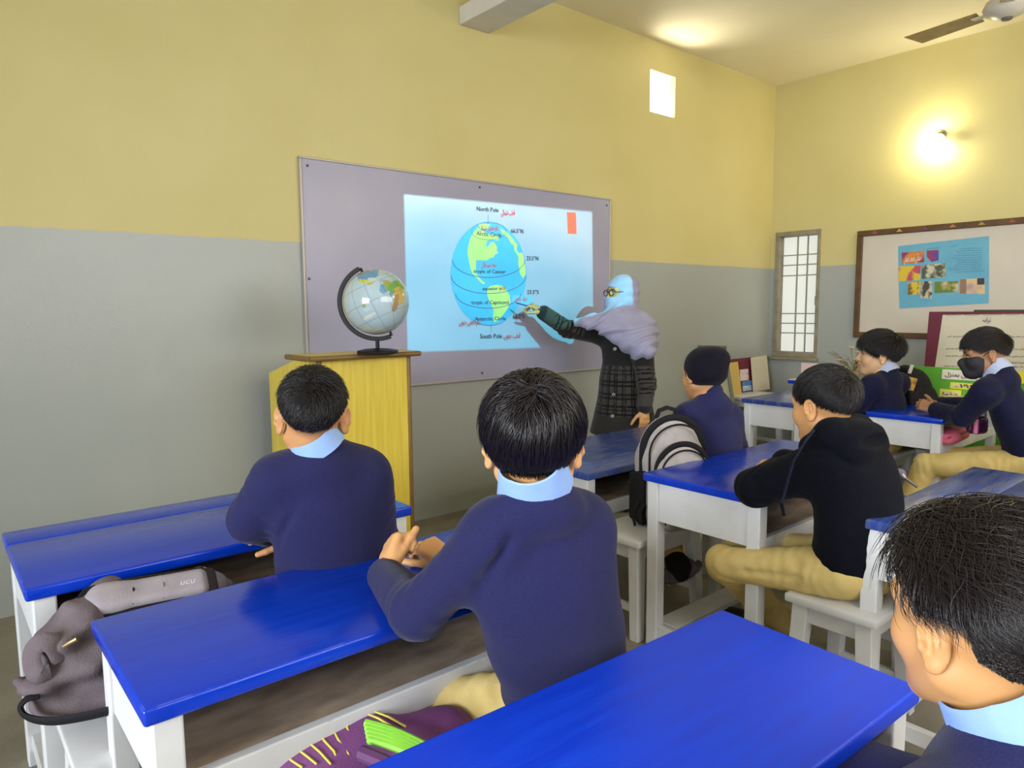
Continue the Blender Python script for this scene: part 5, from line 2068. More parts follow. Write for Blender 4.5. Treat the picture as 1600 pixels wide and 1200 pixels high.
def scarf_folds(X, Y, Z, D):
    q0 = (X - ht[0]) * Rtt[0, 0] + (Y - ht[1]) * Rtt[1, 0]
    zz = Z - ht[2]
    ph = 70 * (zz * .8 + .45 * q0) + 2.0 * np.sin(14 * q0 + 9 * zz) + 1.2 * np.sin(25 * zz)
    w = np.clip((-zz - .02) / .10, 0, 1)
    ph2 = 60 * (zz + .5 * (Y - ht[1])) + 2 * np.sin(20 * zz)
    return D + w * (.0065 * np.sin(ph) + .003 * np.sin(1.9 * ph + 1)) + .0028 * np.sin(ph2)


S.func(ht - .5, ht + .5, scarf_folds)
S.mesh('headscarf', .0048, M_SCARF, teacher)
# glasses
M_GL = mat('glasses_rim', (40, 30, 34), .3)
q = lambda *v: ht + Rhd @ A_(v)
for sx in (-1, 1):
    ring = [q(sx * (.031 + .0235 * cos(t)), .111 - .012 * abs(sx * .6 * cos(t)), .008 + .0185 * sin(t)) for t in np.linspace(0, 2 * pi, 25)]
    MB().tube(ring, .0032, 6).build('glasses_rim', M_GL, teacher, True)
    MB().tube([q(sx * .054, .104, .012), q(sx * .073, .07, .014), q(sx * .08, .02, .012)], .0022, 6).build('glasses_temple', M_GL, teacher, True)
MB().tube([q(-.009, .112, .012), q(0, .115, .014), q(.009, .112, .012)], .002, 6).build('glasses_bridge', M_GL, teacher, True)
# pen in the hand
pen = empty('marker_pen', tuple(at(822, 478, 4.66)), 'slim blue marker pen pointed by hand at the slide', 'pen')
pa, pb = at(806, 473, 4.655), at(842, 483, 4.655)
pd = unit(pb - pa)
MB().tube([pa + pd * .012, pb], .0052, 10).build('barrel', mat('pen_blue', (30, 70, 150), .3), pen, True)
MB().tube([pa, pa + pd * .004, pa + pd * .012, pa + pd * .016], [.0012, .002, .004, .005], 10).build('tip', M_BLACK, pen, True)
MB().tube([pb, pb + pd * .03], .0056, 10).build('cap', mat('pen_cap', (24, 28, 50), .3), pen, True)
# ------------------------------------------------------------------ bags
def arch(w, h0, h1, n=24, pw=1.0):
    """points (x, z) of an arch: up the left side, over, down the right side"""
    pts = [(-w, h0)]
    for i in range(n + 1):
        a = pi - pi * i / n
        pts.append((w * cos(a), h1 - w * .95 + w * .95 * sin(a) ** pw))
    return pts + [(w, h0)]


M_BGREY = mat('bag_pale_grey', (176, 170, 168), .8, (162, 156, 156), 20, bump=.3, bump_scale=240, spec=.25)
M_BBLACK = mat('bag_black', (22, 20, 26), .75, bump=.3, bump_scale=260, spec=.25)
bag = empty('backpack', (2.46, 1.86, .42), 'pale grey backpack with black arched bands standing behind the middle desk', 'bag', 'school bags')
Bc = A_([2.46, 1.86, .42])
BS = .96
Bf = unit([-.42, -.90, 0])                      # the way its front looks
Br = unit(np.cross(Bf, [0, 0, 1.0])) * -1       # its right seen from the front
BR = np.stack([Br, Bf, A_([0, 0, 1.0])], 1)
bp_ = lambda x, y, z: Bc + BR @ (A_([x, y, z]) * BS)
S = Sdf()
S.frame(Bc, BR, BS)
S.box((0, 0, .17), (.150, .085, .175), rd=.06, k=0)
S.ell((0, -.005, .33), (.145, .085, .155), k=.05)
S.box((0, 0, -.10), (.3, .3, .10), k=.01, op='-')
S.func(Bc - .4, Bc + .6, fold([], .0018, 5))
S.mesh('main_compartment', .007, M_BGREY, bag)
S = Sdf()
S.frame(Bc, BR, BS)
S.box((0.008, .085, .15), (.128, .05, .15), rd=.045, k=0)
S.ell((0.008, .080, .265), (.124, .055, .115), k=.04)
S.box((0, 0, -.10), (.3, .3, .10), k=.01, op='-')
S.mesh('middle_compartment', .006, M_BGREY, bag)
S = Sdf()
S.frame(Bc, BR, BS)
S.box((0.014, .125, .10), (.108, .045, .11), rd=.04, k=0)
S.ell((0.014, .122, .19), (.104, .046, .095), k=.04)
S.box((0, 0, -.10), (.3, .3, .10), k=.01, op='-')
S.mesh('front_pocket', .006, M_BGREY, bag)


def band(name, x0, w, h1, y, r, flat, m=M_BBLACK):
    MB().tube([bp_(x0 + x, y, z) for x, z in arch(w, .03, h1)], r, 8, flat=flat, up=tuple(Bf)).build(name, m, bag, True)


band('black_band', 0, .147, .478, .030, .017, .45)
band('piping', 0, .136, .455, .074, .0045, 1)
band('black_band', .008, .125, .372, .105, .014, .5)
band('piping', .008, .113, .350, .128, .004, 1)
band('black_band', .014, .104, .278, .142, .013, .5)
for x in (-.035, .055):
    MB().tube([bp_(.014 + x, .160, .262 - abs(x) * .35), bp_(.014 + x * 1.1, .171, .18), bp_(.014 + x * 1.15, .171, .05)], .0022, 6).build('pocket_seam', M_BBLACK, bag, True)
MB().tube([bp_(-.055, -.03, .470), bp_(-.04, -.03, .505), bp_(0, -.03, .517), bp_(.04, -.03, .505), bp_(.055, -.03, .470)], .012, 10, flat=.5).build('grab_handle', M_BBLACK, bag, True)
mb = MB()
mb.lathe([(0, 0), (.021, 0), (.020, .004), (0, .005)], bp_(.022, .1655, .205), 20, BR @ rot_x(radians(-90)) @ np.diag([1, .62, 1]))
lg = mb.build('badge', M_BBLACK, bag, True)
text_obj('badge_lettering', '\u223c\u223c', .022, mat('badge_white', (225, 222, 220), .5), bag, bp_(.022, .1715, .205), -Br, (0, 0, 1), .0004, width=.026)
S = Sdf()
S.frame(Bc, BR, BS)
S.box((-.150, -.01, .13), (.014, .070, .125), rd=.012, k=0)
S.box((-.150, -.01, .27), (.06, .12, .03), R=rot_x(.25), k=.008, op='-')
S.mesh('side_mesh_pocket', .006, M_BBLACK, bag)
for k, (dx, dz) in enumerate(((-.03, .10), (.02, .12))):
    MB().tube([bp_(-.165, .06 + dx, .11), bp_(-.19, .07 + dx, .08), bp_(-.185, .065 + dx * 1.5, .04), bp_(-.19, .08 + dx, dz - .09)], .010, 8, flat=.3).build('strap_end', M_BBLACK, bag, True)
MB().tube([bp_(-.142, .040, .19), bp_(-.149, .043, .165)], .005, 8).build('zip_pull', M_ALU, bag, True)

# grey bag drooping from the first desk's shelf to the chipped stool
M_BG2 = mat('bag_mauve_grey', (112, 101, 106), .85, (98, 88, 94), 16, bump=.4, bump_scale=220, spec=.2)
M_BG3 = mat('bag_light_panel', (158, 151, 158), .6, (146, 138, 148), 12, bump=.2, bump_scale=200)
g = empty('backpack', (.35, 1.84, .42), 'slumped grey backpack at far left between shelf and chipped stool', 'bag', 'school bags')
S = Sdf()
S.cone(at(85, 1072, 1.58), at(165, 1020, 1.66), .050, .095, 0)
S.cone(at(165, 1020, 1.66), at(275, 968, 1.78), .095, .085, .05)
S.cone(at(275, 968, 1.78), at(350, 930, 1.90), .08, .05, .05)
S.ell(at(130, 985, 1.66), (.085, .06, .05), k=.05)
S.cone(at(75, 1092, 1.56), at(200, 1094, 1.58), .026, .034, .03)
S.cone(at(120, 962, 1.62), at(190, 930, 1.72), .045, .05, .05)
S.cone(at(105, 1010, 1.58), at(70, 1070, 1.55), .040, .030, .04)
S.box(A_([.35, 1.84, .32]), (.8, .8, .100), k=.01, op='-')


def bfold(X, Y, Z, D):
    return D + .009 * np.sin(75 * Z - 34 * X + 1.6 * np.sin(13 * X + 8 * Z)) + .005 * np.sin(60 * X + 40 * Z + 25 * Y)


S.func(A_([-.2, 1.4, .3]), A_([1.0, 2.2, .9]), bfold)
S.mesh('body', .007, M_BG2, g)
S = Sdf()
Q = np.stack([unit(at(330, 915, 1.78) - at(170, 945, 1.66)), unit(np.cross(unit([-.25, -.55, .8]), unit(at(330, 915, 1.78) - at(170, 945, 1.66)))) * -1, unit([-.25, -.55, .8])], 1)
Q[:, 1] = np.cross(Q[:, 2], Q[:, 0])
Q[:, 2] = np.cross(Q[:, 0], Q[:, 1])
pc = at(238, 924, 1.70)
S.frame(pc, Q)
S.box((0, 0, 0), (.125, .036, .020), rd=.018, k=0)
S.ell((-.09, 0, .0), (.055, .040, .024), k=.02)
S.mesh('front_pocket', .0050, M_BG3, g)
S = Sdf()
S.frame(pc - Q[:, 2] * .022, Q)
S.ell((-.06, 0, 0), (.10, .056, .022), k=0)
S.box((.02, 0, 0), (.13, .050, .020), rd=.018, k=.02)
S.mesh('pocket_rim', .006, mat('bag_dark_mauve', (58, 50, 56), .8), g)
MB().tube(crv([pc + Q @ A_(q) for q in ((.12, -.040, -.002), (0, -.042, -.001), (-.10, -.042, -.001), (-.146, -.02, -.002), (-.146, .02, -.002), (-.10, .041, -.001), (.12, .038, -.001))]), .008, 8).build('piping', M_BBLACK, g, True)
MB().tube([pc + Q @ A_(q) for q in ((-.045, -.034, .012), (-.04, 0, .022), (-.045, .034, .012))], .003, 6).build('pocket_seam', M_BBLACK, g, True)
MB().tube([pc + Q @ A_(q) for q in ((.02, -.034, .012), (.025, 0, .021), (.02, .034, .012))], .002, 6).build('pocket_seam', M_BG2, g, True)
text_obj('pocket_lettering', 'ucu', .024, mat('bag_print', (205, 202, 212), .6), g, pc + Q @ A_([.075, -.004, .0206]), Q[:, 0], Q[:, 1], .0004, shear=.3)
S = Sdf()
S.path([at(x, y, d) for x, y, d in ((290, 928, 1.78), (312, 908, 1.81), (335, 912, 1.84), (352, 915, 1.9))], [.034, .032, .026, .02], .02)
S.mesh('padded_strap', .007, M_BG3, g)
MB().tube(crv([at(96, 1030, 1.545), at(84, 1008, 1.53), at(66, 1003, 1.52), at(52, 1016, 1.515), at(50, 1038, 1.51), at(60, 1056, 1.51), at(78, 1050, 1.525)]), .020, 12, flat=.35, up=unit(CAM_U * .8 - CAM_F * .6 + CAM_R * .3)).build('strap_loop', M_BG2, g, True)
S = Sdf()
for dx, dy, r in ((0, 0, .016), (-11, -6, .012), (10, 7, .014), (-4, 10, .011), (20, 14, .013), (30, 18, .014)):
    S.ell(at(40 + dx, 1070 + dy, 1.53), (r, r * .8, r * .75), k=.010)
S.mesh('knot', .0045, M_BG2, g)
MB().tube(crv([at(x, y, d) for x, y, d in ((62, 1086, 1.51), (42, 1092, 1.50), (32, 1106, 1.495), (44, 1121, 1.49), (80, 1127, 1.475), (130, 1120, 1.47), (190, 1106, 1.47))]), .013, 8, flat=.45).build('black_strap', M_BBLACK, g, True)
MB().tube([at(100, 1010, 1.532), at(110, 1004, 1.53), at(121, 998, 1.53)], .005, 8).build('zip_pull', mat('brass_dull', (150, 128, 96), .35, metal=.7), g, True)
pk = MB()
pk.box((.255, 2.02, .553), (.36, 2.10, .60))
tag(pk.build('note_pad', mat('pad_mauve', (150, 122, 148), .7), bevel=.004), 'small mauve pad on the shelf beside the slumped grey bag', 'pad')

# purple bag with yellow lines
M_PUR = mat('bag_purple', (122, 66, 124), .7, (108, 56, 112), 10, bump=.25, bump_scale=200)
M_YLINE = mat('bag_yellow_line', (206, 196, 74), .6)
M_LIME = mat('bag_lime', (142, 212, 66), .6, (120, 190, 56), 9)
pb_ = empty('backpack', (.60, 1.14, .42), 'purple bag with yellow zigzag lines and lime flap at bottom edge', 'bag', 'school bags')
S = Sdf()
pA, pB, pC = on_z(440, 1205, .466), on_z(575, 1160, .470), on_z(690, 1152, .462)
S.cone(pA, pB, .046, .055, 0)
S.cone(pB, pC, .055, .048, .03)
S.ell((pA + pB) / 2, (.12, .07, .05), k=.04)
S.ell(pC, (.075, .075, .050), k=.04)
S.box(A_([.6, 1.1, .32]), (.8, .8, .1), k=.01, op='-')
S.func(A_([.1, .8, .3]), A_([1.2, 1.6, .8]), fold([], .003, 14))
S.mesh('body', .006, M_PUR, pb_)


def on_bag(x, y):
    """height of the purple bag under x, y"""
    z = .43
    for (a, b, ra, rb) in ((pA, pB, .046, .055), (pB, pC, .055, .048)):
        ab = (b - a)[:2]
        t = min(1, max(0, ((x - a[0]) * ab[0] + (y - a[1]) * ab[1]) / (ab @ ab)))
        r = ra + (rb - ra) * t
        d = sqrt((x - a[0] - t * ab[0]) ** 2 + (y - a[1] - t * ab[1]) ** 2)
        if d < r:
            z = max(z, a[2] + (b[2] - a[2]) * t + sqrt(r * r - d * d))
    for c, r in (((pA + pB) / 2, (.12, .07, .05)), (pC, (.075, .075, .050))):
        q = ((x - c[0]) / r[0]) ** 2 + ((y - c[1]) / r[1]) ** 2
        if q < 1:
            z = max(z, c[2] + r[2] * sqrt(1 - q))
    return z + .009


uA = unit((pC - pA) * A_([1, 1, 0]))
uB = A_([-uA[1], uA[0], 0])
for k in range(7):
    c = pA + uA * (-.03 + .026 * k)
    pts = [c + uA * a + uB * b for a, b in ((.040, -.055), (.022, -.04), (.006, -.02), (0, 0), (.010, .02), (.030, .04), (.045, .052))]
    MB().tube([A_([p[0], p[1], on_bag(p[0], p[1])]) for p in pts], .0024, 6).build('yellow_line', M_YLINE, pb_, True)
for k in range(2):
    c = pB + uA * (.0 + .02 * k)
    pts = [c + uA * a + uB * b for a, b in ((.05, -.045), (.02, -.02), (-.004, 0), (.02, .02), (.05, .035))]
    MB().tube([A_([p[0], p[1], on_bag(p[0], p[1])]) for p in pts], .0024, 6).build('yellow_line', M_YLINE, pb_, True)
mb = MB()
f0, f1 = on_z(572, 1130, .545), on_z(668, 1168, .535)
for k in range(5):
    mb.tube([f0 + (f1 - f0) * t + A_([0, 0, .006 * sin(pi * t)]) + uB * (-.009 * k) * 1.0 - A_([0, 0, .003 * k]) for t in np.linspace(0, 1, 8)], .0085, 8)
mb.build('lime_flap', M_LIME, pb_, True)
MB().tube([f0 + (f1 - f0) * t - uB * .062 - A_([0, 0, .018]) - uA * .02 for t in np.linspace(0, 1, 8)], .014, 8).build('rolled_edge', mat('bag_plum', (92, 50, 98), .7), pb_, True)
# black shoe lying under the second desk
S = Sdf()
q = on_z(408, 1186, .03)
fr = rot_z(.9)
S.ell(q, (.045, .12, .04), R=fr, k=0)
S.cone(q + fr @ A_([0, -.05, .02]), q + fr @ A_([0, -.06, .06]), .04, .036, .02)
S.box(q - A_([0, 0, .08]), (.3, .3, .05), k=.004, op='-')
so_ = S.mesh('shoe', .007, M_SHOE, None)
tag(so_, 'black shoe on the floor beside the purple bag', 'shoe')

# black backpack beside the boy in the blazer
stool('white stool carrying the black backpack', 4.93, 1.70, .36, .30, .42)
bb = empty('backpack', (5.08, 1.84, .42), 'black backpack with yellow patch right of the person in blazer', 'bag', 'school bags')
S = Sdf()
q = A_([5.05, 1.84, .42])
fr = rot_z(-.35)
S.frame(q, fr)
S.box((0, 0, .18), (.15, .10, .19), rd=.07, k=0)
S.ell((0, 0, .36), (.135, .095, .15), k=.06)
S.ell((.02, -.095, .17), (.12, .05, .15), k=.04)
S.ell((-.06, .02, .50), (.05, .045, .035), k=.03)
S.box((0, 0, -.1), (.4, .4, .1), k=.01, op='-')
S.func(q - .4, q + .8, fold([], .004, 4))
S.mesh('body', .008, M_BBLACK, bb)
for p0, w, h, m in ((at(1424, 600, 4.52), .05, .085, mat('patch_yellow', (196, 148, 44), .6, (120, 84, 30), 40)), (at(1423, 577, 4.60), .022, .06, mat('patch_white', (190, 186, 178), .6))):
    e = unit(p0 - A_([0, 0, CAM_H]))
    b_ = unit(np.cross(e, [0, 0, 1.0]))
    MB().cbox(p0, (w, .012, h), np.stack([b_, unit(np.cross([0, 0, 1.0], b_)), A_([0, 0, 1.0])], 1) @ rot_y(.25)).build('badge', m, bb, bevel=.004)
MB().tube([q + fr @ A_(p) for p in ((-.10, -.05, .44), (-.13, -.10, .34), (-.12, -.11, .2), (-.09, -.09, .08))], .016, 8, flat=.4).build('shoulder_strap', M_BBLACK, bb, True)

# blue bag on a stool to the right of the boy in the hoodie
stool('white stool carrying the blue bag', 2.66, .95, .34, .29, .42)
ub = empty('backpack', (2.83, 1.08, .42), 'bright blue bag with grey zip between hoodie and worn greyish desk', 'bag', 'school bags')  # that desk is blue, its grey is painted-in glare
M_UBLUE = mat('bag_blue', (16, 70, 214), .65, (10, 56, 190), 10, bump=.3, bump_scale=180)
S = Sdf()
q = A_([2.83, 1.09, .42])
S.frame(q, rot_z(.3))
S.box((0, 0, .075), (.19, .125, .10), rd=.06, k=0)
S.ell((0, .02, .14), (.15, .09, .07), k=.05)
S.box((0, 0, -.1), (.4, .4, .1), k=.01, op='-')
S.func(q - .4, q + .6, fold([], .004, 8))
S.mesh('body', .007, M_UBLUE, ub)
MB().tube([at(1398, 735, 2.63), at(1412, 745, 2.62), at(1432, 760, 2.62)], .010, 8, flat=.5).build('zip', mat('zip_grey', (112, 104, 106), .5), ub, True)
MB().tube([at(1408, 741, 2.60), at(1413, 746, 2.60)], .008, 8).build('zip_pull', M_ALU, ub, True)
S = Sdf()
S.cone(at(1392, 742, 2.64), at(1406, 741, 2.64), .03, .022, 0)
S.mesh('grey_flap', .006, mat('bag_violet_grey', (104, 98, 128), .7), ub)

# pink bag on the shelf of the masked boy's desk and a glittering pouch
pk = empty('pencil_bag', (4.62, 1.50, .553), 'soft pink bag on the open shelf below the masked person hands', 'bag')
pk['label'] = 'soft pink bag on the open shelf below the folded hands'
S = Sdf()
S.box((4.60, 1.49, .585), (.17, .085, .032), rd=.03, k=0)
S.ell((4.52, 1.46, .59), (.08, .07, .03), k=.03)
S.box((4.6, 1.5, .503), (.4, .4, .05), k=.004, op='-')
S.func(A_([4.2, 1.2, .4]), A_([5, 1.8, .8]), fold([], .003, 6))
S.mesh('body', .008, mat('bag_pink', (214, 104, 130), .7, (196, 88, 112), 10), pk)
MB().tube([A_([4.42, 1.415, .60]), A_([4.6, 1.40, .612]), A_([4.76, 1.41, .605])], .005, 6).build('zip', mat('bag_rose', (150, 60, 84), .5), pk, True)
pg = at(1527, 664, 3.98)
pch = empty('pouch', tuple(pg - A_([0, 0, .05])), 'small dark purple glitter pouch before the belly of the masked person', 'pouch')
S = Sdf()
S.box(pg, (.05, .04, .05), R=rot_z(-.3), rd=.025, k=0)
S.mesh('body', .006, mat('glitter_purple', (66, 24, 72), .35, (190, 150, 200), 120, thresh=(.66, .70), detail=1), pch)
MB().tube([pg + A_([-.055, -.01, -.04]), pg + A_([-.055, -.01, .04])], .012, 8).build('pink_edge', mat('pouch_pink', (230, 130, 170), .5), pch, True)
sh_ = on_z(1478, 622, .711)
tag(MB().cbox(A_([sh_[0] + .05, sh_[1] - .02, .7125]), (.30, .10, .002), rot_z(.1)).build('paper_sheet', mat('paper_cream', (206, 196, 170), .7)), 'cream paper lying on the desk beyond the folded hands', 'paper')

# ------------------------------------------------------------------ boards and charts along the right wall
M_MAR = mat('maroon_board', (104, 28, 50), .6, (94, 24, 46), 5)
M_PAPER = mat('chart_paper', (206, 198, 178), .7, (196, 188, 168), 3)
M_INK = mat('ink_grey', (120, 108, 94), .7)
M_INKD = mat('ink_violet', (62, 44, 84), .7)
M_GRN = mat('board_green', (92, 168, 46), .6, (80, 152, 40), 4)


def lean_board(name, label, cat, x_top, y0, y1, z0, z1, lean, m, t=.012):
    """board facing -x whose top edge is at x_top and whose foot stands lean metres nearer the room"""
    e = empty(name, (x_top - lean, (y0 + y1) / 2, z0), label, cat)
    mb = MB()
    mb.prism([(x_top - lean, z0), (x_top, z1), (x_top + t, z1), (x_top - lean + t, z0)], (0, y1 - y0, 0), (0, y0, 0), (1, 0, 0), (0, 0, 1))
    mb.build('board', m, e, bevel=.002)

    def pt(y, z, off=.002):
        f = (z1 - z) / (z1 - z0)
        return A_([x_top - lean * f - off, y, z])
    return e, pt


def sheet(e, pt, name, q, m, off=.002):
    P = [pt(y, z, off) for y, z in q]
    n = len(P)
    return MB().add(P + [p + A_([.0012, 0, 0]) for p in P], [tuple(range(n)), tuple(range(2 * n - 1, n - 1, -1))] + [(i, i + n, (i + 1) % n + n, (i + 1) % n) for i in range(n)]).build(name, m, e)


def yz(x, y, X):
    p = on_x(x, y, X)
    return p[1], p[2]


# a low table carries the maroon board; it stands against the wall behind the pupils
tbl = empty('low_table', (6.02, 1.55, 0), 'low pale table against the right wall under the maroon board', 'table')
MB().box((5.80, .95, .40), (6.25, 2.15, .43)).build('tabletop', M_WHITE, tbl, bevel=.004)
for sx, sy in ((5.82, .97), (5.82, 2.08), (6.18, .97), (6.18, 2.08)):
    MB().box((sx, sy, 0), (sx + .05, sy + .05, .40)).build('leg', M_WHITE, tbl)
mb_, pt = lean_board('display_board', 'maroon display board with white handwritten sheet behind the masked person', 'board', 5.95, 1.02, yz(1450, 489, 5.93)[0], .43, 1.30, .08, M_MAR)
XB = 5.92
y_, z_ = yz(1471, 492, XB)
sheet(mb_, pt, 'written_sheet', [(y_, z_), (1.08, z_ + .012), (1.08, .62), (y_ + .035, .62)], M_PAPER)
for k, (x0, x1, yy) in enumerate(((1512, 1560, 500), (1480, 1600, 526), (1478, 1600, 545), (1478, 1600, 556), (1520, 1600, 566), (1476, 1600, 572))):
    a, b = on_x(x0, yy, XB), on_x(x1, yy + 1, XB)
    a, b = pt(a[1], a[2], .005), pt(b[1], b[2], .005)
    if k == 0:
        text_obj('urdu_lettering', urdu('ترانہ'), .05, M_INKD, mb_, pt((a[1] + b[1]) / 2 - .02, a[2], .006), (0, -1, 0), (0, 0, 1), .0003, width=.05)
    else:
        scribble('written_line', a, b, mb_, M_INK, .006, 70, .0022, 20 + k, gaps=.1)
scribble('written_line', pt(y_ - .02, z_ - .004, .005), pt(1.10, z_ + .006, .005), mb_, M_INK, .003, 50, .0016, 40)
dk, pt2 = lean_board('display_board', 'dark green board edge rising above the maroon board at right', 'board', 6.14, .98, yz(1520, 485, 6.12)[0], .43, yz(1560, 484, 6.13)[1], .06, mat('board_dark_green', (52, 62, 34), .6))

XG = 5.62
gb_, ptg = lean_board('display_board', 'bright green display board with pasted white Urdu labels behind masked person', 'board', XG, 1.0, yz(1432, 572, XG)[0] + .02, 0.0, yz(1450, 573, XG)[1], .10, M_GRN)
XL_ = XG - .012


def glabel(x0, y0, x1, y1, m, txt=None, h=None, ink=M_INKD, yel=True):
    a, b = on_x(x0, y0, XL_), on_x(x1, y1, XL_)
    if yel:
        sheet(gb_, ptg, 'label_border', [(a[1] + .012, a[2] + .012), (b[1] - .012, a[2] + .012), (b[1] - .012, b[2] - .012), (a[1] + .012, b[2] - .012)], mat('border_yellow', (222, 214, 60), .6), .003)
    sheet(gb_, ptg, 'label_sheet', [(a[1], a[2]), (b[1], a[2]), (b[1], b[2]), (a[1], b[2])], m, .0055)
    if txt:
        yc, zc = (a[1] + b[1]) / 2, (a[2] + b[2]) / 2
        text_obj('urdu_lettering', urdu(txt), h or (a[2] - b[2]) * .62, ink, gb_, ptg(yc, zc, .0085), (0, -1, 0), (0, 0, 1), .0004, width=abs(a[1] - b[1]) * .86, bold=.0006)


glabel(1472, 577, 1552, 597, mat('label_white', (216, 208, 190), .7), 'اسلام منزل بمنزل', yel=False)
glabel(1488, 600, 1540, 608, mat('label_cream', (214, 206, 150), .7), '۲۹۹۱ء', h=.035)
glabel(1472, 610, 1499, 620, mat('label_cream', (214, 206, 150), .7), 'دنیا', h=.028, ink=M_INK)
glabel(1588, 580, 1640, 602, mat('label_yellow', (230, 220, 40), .6), yel=False)

# table with dried flowers and a pink card near the window
ft = empty('corner_table', (5.98, 2.72, 0), 'cream topped table with blue edge below the window', 'table')
MB().box((5.75, 2.35, .715), (6.25, 3.10, .722)).build('tabletop', mat('table_cream', (214, 204, 160), .5), ft)
MB().box((5.745, 2.345, .685), (6.255, 3.105, .716)).build('blue_edge', M_BLUE, ft, bevel=.006)
for sx, sy in ((5.78, 2.38), (5.78, 3.02), (6.17, 2.38), (6.17, 3.02)):
    MB().box((sx, sy, 0), (sx + .05, sy + .05, .685)).build('leg', M_WHITE, ft)
c = on_x(1265, 565, 5.95)
cd = empty('card', (5.95, c[1], .722), 'small pale pink card standing on the table under the window', 'card')
MB().prism([(c[1] - .07, .722), (c[1] + .075, .722), (c[1] + .075, .855), (c[1] - .07, .85)], (.004, 0, 0), (5.95, 0, 0), (0, 1, 0), (0, 0, 1)).build('front_leaf', mat('card_pink', (218, 194, 192), .7), cd)
MB().prism([(0, .85), (.05, .722), (.054, .722), (.004, .854)], (0, .13, 0), (5.952, c[1] - .065, 0), (1, 0, 0), (0, 0, 1)).build('back_leaf', mat('card_pink', (218, 194, 192), .7), cd)
vc = on_x(1335, 585, 5.92)
vx, vy = 5.92, vc[1]
pl = empty('dried_flowers', (vx, vy, .722), 'dried flower stems in a small pot beside the person in blazer', 'plant')
MB().lathe([(0, .722), (.032, .722), (.045, .80), (.05, .815), (.044, .815), (.03, .79), (0, .785)], (vx, vy, 0), 20).build('pot', mat('pot_clay', (150, 120, 80), .6), pl, True)
rg = random.Random(5)
M_STEM, M_LEAF, M_PET = mat('stem_dry', (104, 98, 52), .7), mat('leaf_dry', (92, 90, 44), .7, (140, 118, 60), 30), mat('petal_dry', (176, 150, 132), .7, (196, 168, 156), 30)
for k in range(13):
    a, ln = rg.uniform(0, 2 * pi), rg.uniform(.14, .27)
    sp = rg.uniform(.2, .75)
    b = A_([cos(a) * sp, sin(a) * sp + .25, 1.0])
    pts = [A_([vx, vy, .79]) + unit(b) * ln * t + A_([cos(a), sin(a), -.5]) * .05 * t * t for t in np.linspace(0, 1, 6)]
    MB().tube(pts, .0022, 5).build('stem', M_STEM, pl, True)
    if k % 3:
        mb = MB()
        for q in range(4):
            t = .35 + .16 * q
            p = A_([vx, vy, .79]) + unit(b) * ln * t + A_([cos(a), sin(a), -.5]) * .05 * t * t
            d_ = unit([rg.uniform(-1, 1), rg.uniform(-1, 1), rg.uniform(-.2, .6)])
            n_ = unit(np.cross(d_, [.3, .2, 1]))
            mb.add([p, p + d_ * .022 + n_ * .009, p + d_ * .045, p + d_ * .022 - n_ * .009, p + d_ * .022 + A_([0, 0, .004])], [(0, 1, 4), (1, 2, 4), (2, 3, 4), (3, 0, 4)])
        mb.build('leaf_cluster', M_LEAF, pl, kind='stuff')
    else:
        S = Sdf()
        p = pts[-1]
        for q in range(5):
            an = 2 * pi * q / 5
            S.ell(p + A_([cos(an) * .014, sin(an) * .014, .004]), (.013, .013, .008), k=.004)
        S.ell(p, (.010, .010, .012), k=.004)
        S.mesh('blossom', .004, M_PET, pl)

# charts and an easel stacked in the corner left of the window
cst = stool('white stool under the stacked charts in the far corner', 5.50, 3.26, .50, .36, .56)


def corner_sheet(name, label, cat, px, X0, X1, t=.012, m=None, lean=.10):
    """upright panel whose four corners are seen at px; its bottom edge stands at y = X0, its top leans to X1"""
    P = [on_y(px[0][0], px[0][1], X1), on_y(px[1][0], px[1][1], X1), on_y(px[2][0], px[2][1], X0), on_y(px[3][0], px[3][1], X0)]
    P[2][2] = P[3][2] = 0.561
    c = (P[2] + P[3]) / 2
    e = empty(name, tuple(c), label, cat)
    n = unit(np.cross(P[1] - P[0], P[3] - P[0]))
    if n[1] < 0:
        n = -n
    MB().add(P + [p + n * t for p in P], [(0, 1, 2, 3), (7, 6, 5, 4), (0, 4, 5, 1), (1, 5, 6, 2), (2, 6, 7, 3), (3, 7, 4, 0)]).build('panel', m, e)
    return e, P, n


e1, P, n = corner_sheet('chart_board', 'maroon chart board with pasted drawings in the far corner', 'board', ((1139, 562), (1174, 558), (1177, 622), (1142, 630)), 3.57, 3.62, m=M_MAR)
bl = lambda u, v, o=.004: (P[0] * (1 - u) + P[1] * u) * (1 - v) + (P[3] * (1 - u) + P[2] * u) * v - n * o


def pasted(e, u0, v0, u1, v1, m, name='pasted_picture', o=.004):
    q = [bl(u0, v0, o), bl(u1, v0, o), bl(u1, v1, o), bl(u0, v1, o)]
    MB().add(q + [p + n * .001 for p in q], [(0, 1, 2, 3), (7, 6, 5, 4), (0, 4, 5, 1), (1, 5, 6, 2), (2, 6, 7, 3), (3, 7, 4, 0)]).build(name, m, e)


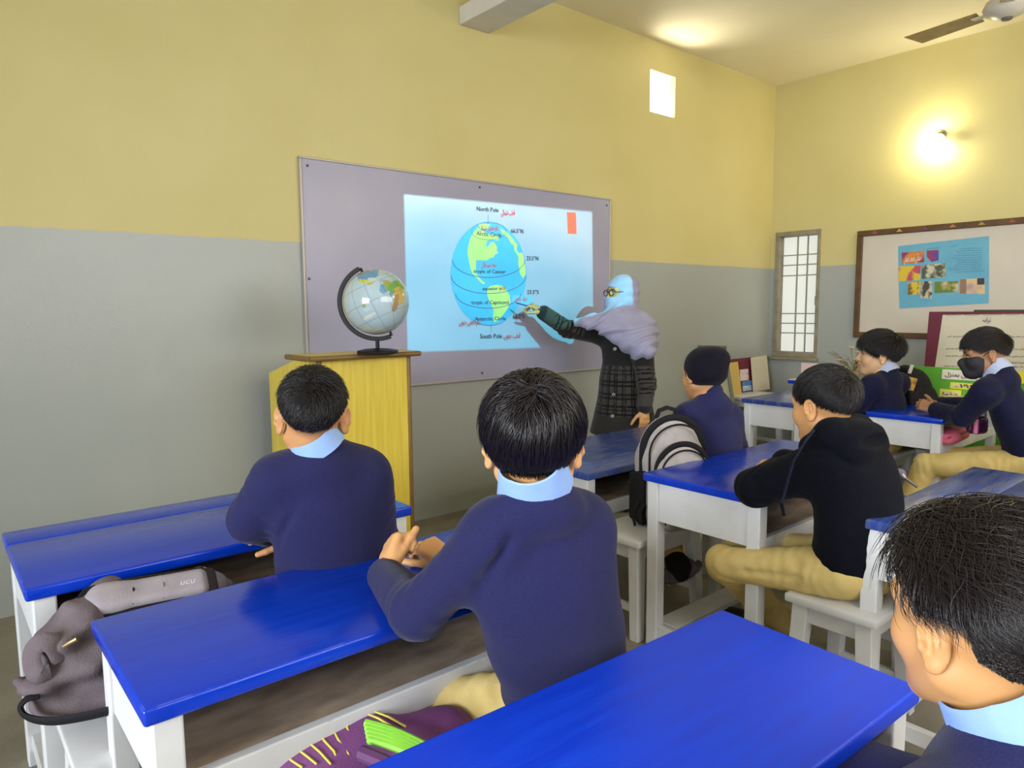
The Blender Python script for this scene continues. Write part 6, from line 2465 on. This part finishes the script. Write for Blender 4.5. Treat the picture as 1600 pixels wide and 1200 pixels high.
pasted(e1, .42, .33, .80, .66, mat('print_pinkline', (218, 206, 204), .6, (206, 130, 150), 30, thresh=(.55, .62)))
pasted(e1, .50, .68, .96, .82, mat('print_bluesky', (70, 120, 190), .6, (96, 150, 206), 20))
pasted(e1, .50, .82, .96, .97, mat('print_bluewhite', (205, 214, 226), .6, (120, 160, 206), 30))
e2, _, _ = corner_sheet('paper_chart', 'tall off-white paper chart leaning right of the maroon chart board', 'chart', ((1173, 559), (1198, 555), (1203, 612), (1177, 622)), 3.54, 3.60, .004, M_PAPER)
e3, _, _ = corner_sheet('panel', 'narrow yellow panel leaning left of the maroon chart board', 'board', ((1139, 567), (1153, 565), (1159, 626), (1144, 634)), 3.50, 3.55, .02, mat('panel_yellow', (206, 178, 104), .6))
# the easel: dark post, cross bar and a pale board
ez = empty('easel', tuple(on_x(1140, 655, 5.30)), 'green-grey easel board beside the knitted cap', 'easel')
a, b = on_x(1132, 543, 5.30), on_x(1152, 668, 5.24)
f0 = b + (b - a) * (b[2] / (a[2] - b[2]))
M_EZ = mat('easel_green_grey', (96, 100, 84), .5)
MB().tube([a, f0], .017, 4).build('post', M_EZ, ez)
a2 = a + A_([-.10, .18, 0])
f2 = f0 + A_([-.10, .18, 0])
MB().tube([a2, f2], .017, 4).build('post', M_EZ, ez)
MB().tube([a + A_([0, -.02, .0]), a2 + A_([0, .02, 0])], .016, 4).build('crossbar', M_EZ, ez)
r0, r1 = a + (f0 - a) * .06, a + (f0 - a) * .52
w_ = A_([-.10, .18, 0])
o_ = A_([.012, 0, 0])
MB().add([r0 + o_, r0 + w_ + o_, r1 + w_ + o_, r1 + o_, r0 + o_ * 2, r0 + w_ + o_ * 2, r1 + w_ + o_ * 2, r1 + o_ * 2], [(0, 1, 2, 3), (7, 6, 5, 4), (0, 4, 5, 1), (1, 5, 6, 2), (2, 6, 7, 3), (3, 7, 4, 0)]).build('board', mat('easel_board', (176, 172, 138), .6, (166, 162, 128), 6), ez)
MB().tube([a + (a2 - a) * .5, A_([a[0] + .10, a[1] + .22, 0])], .014, 4).build('rear_leg', M_EZ, ez)
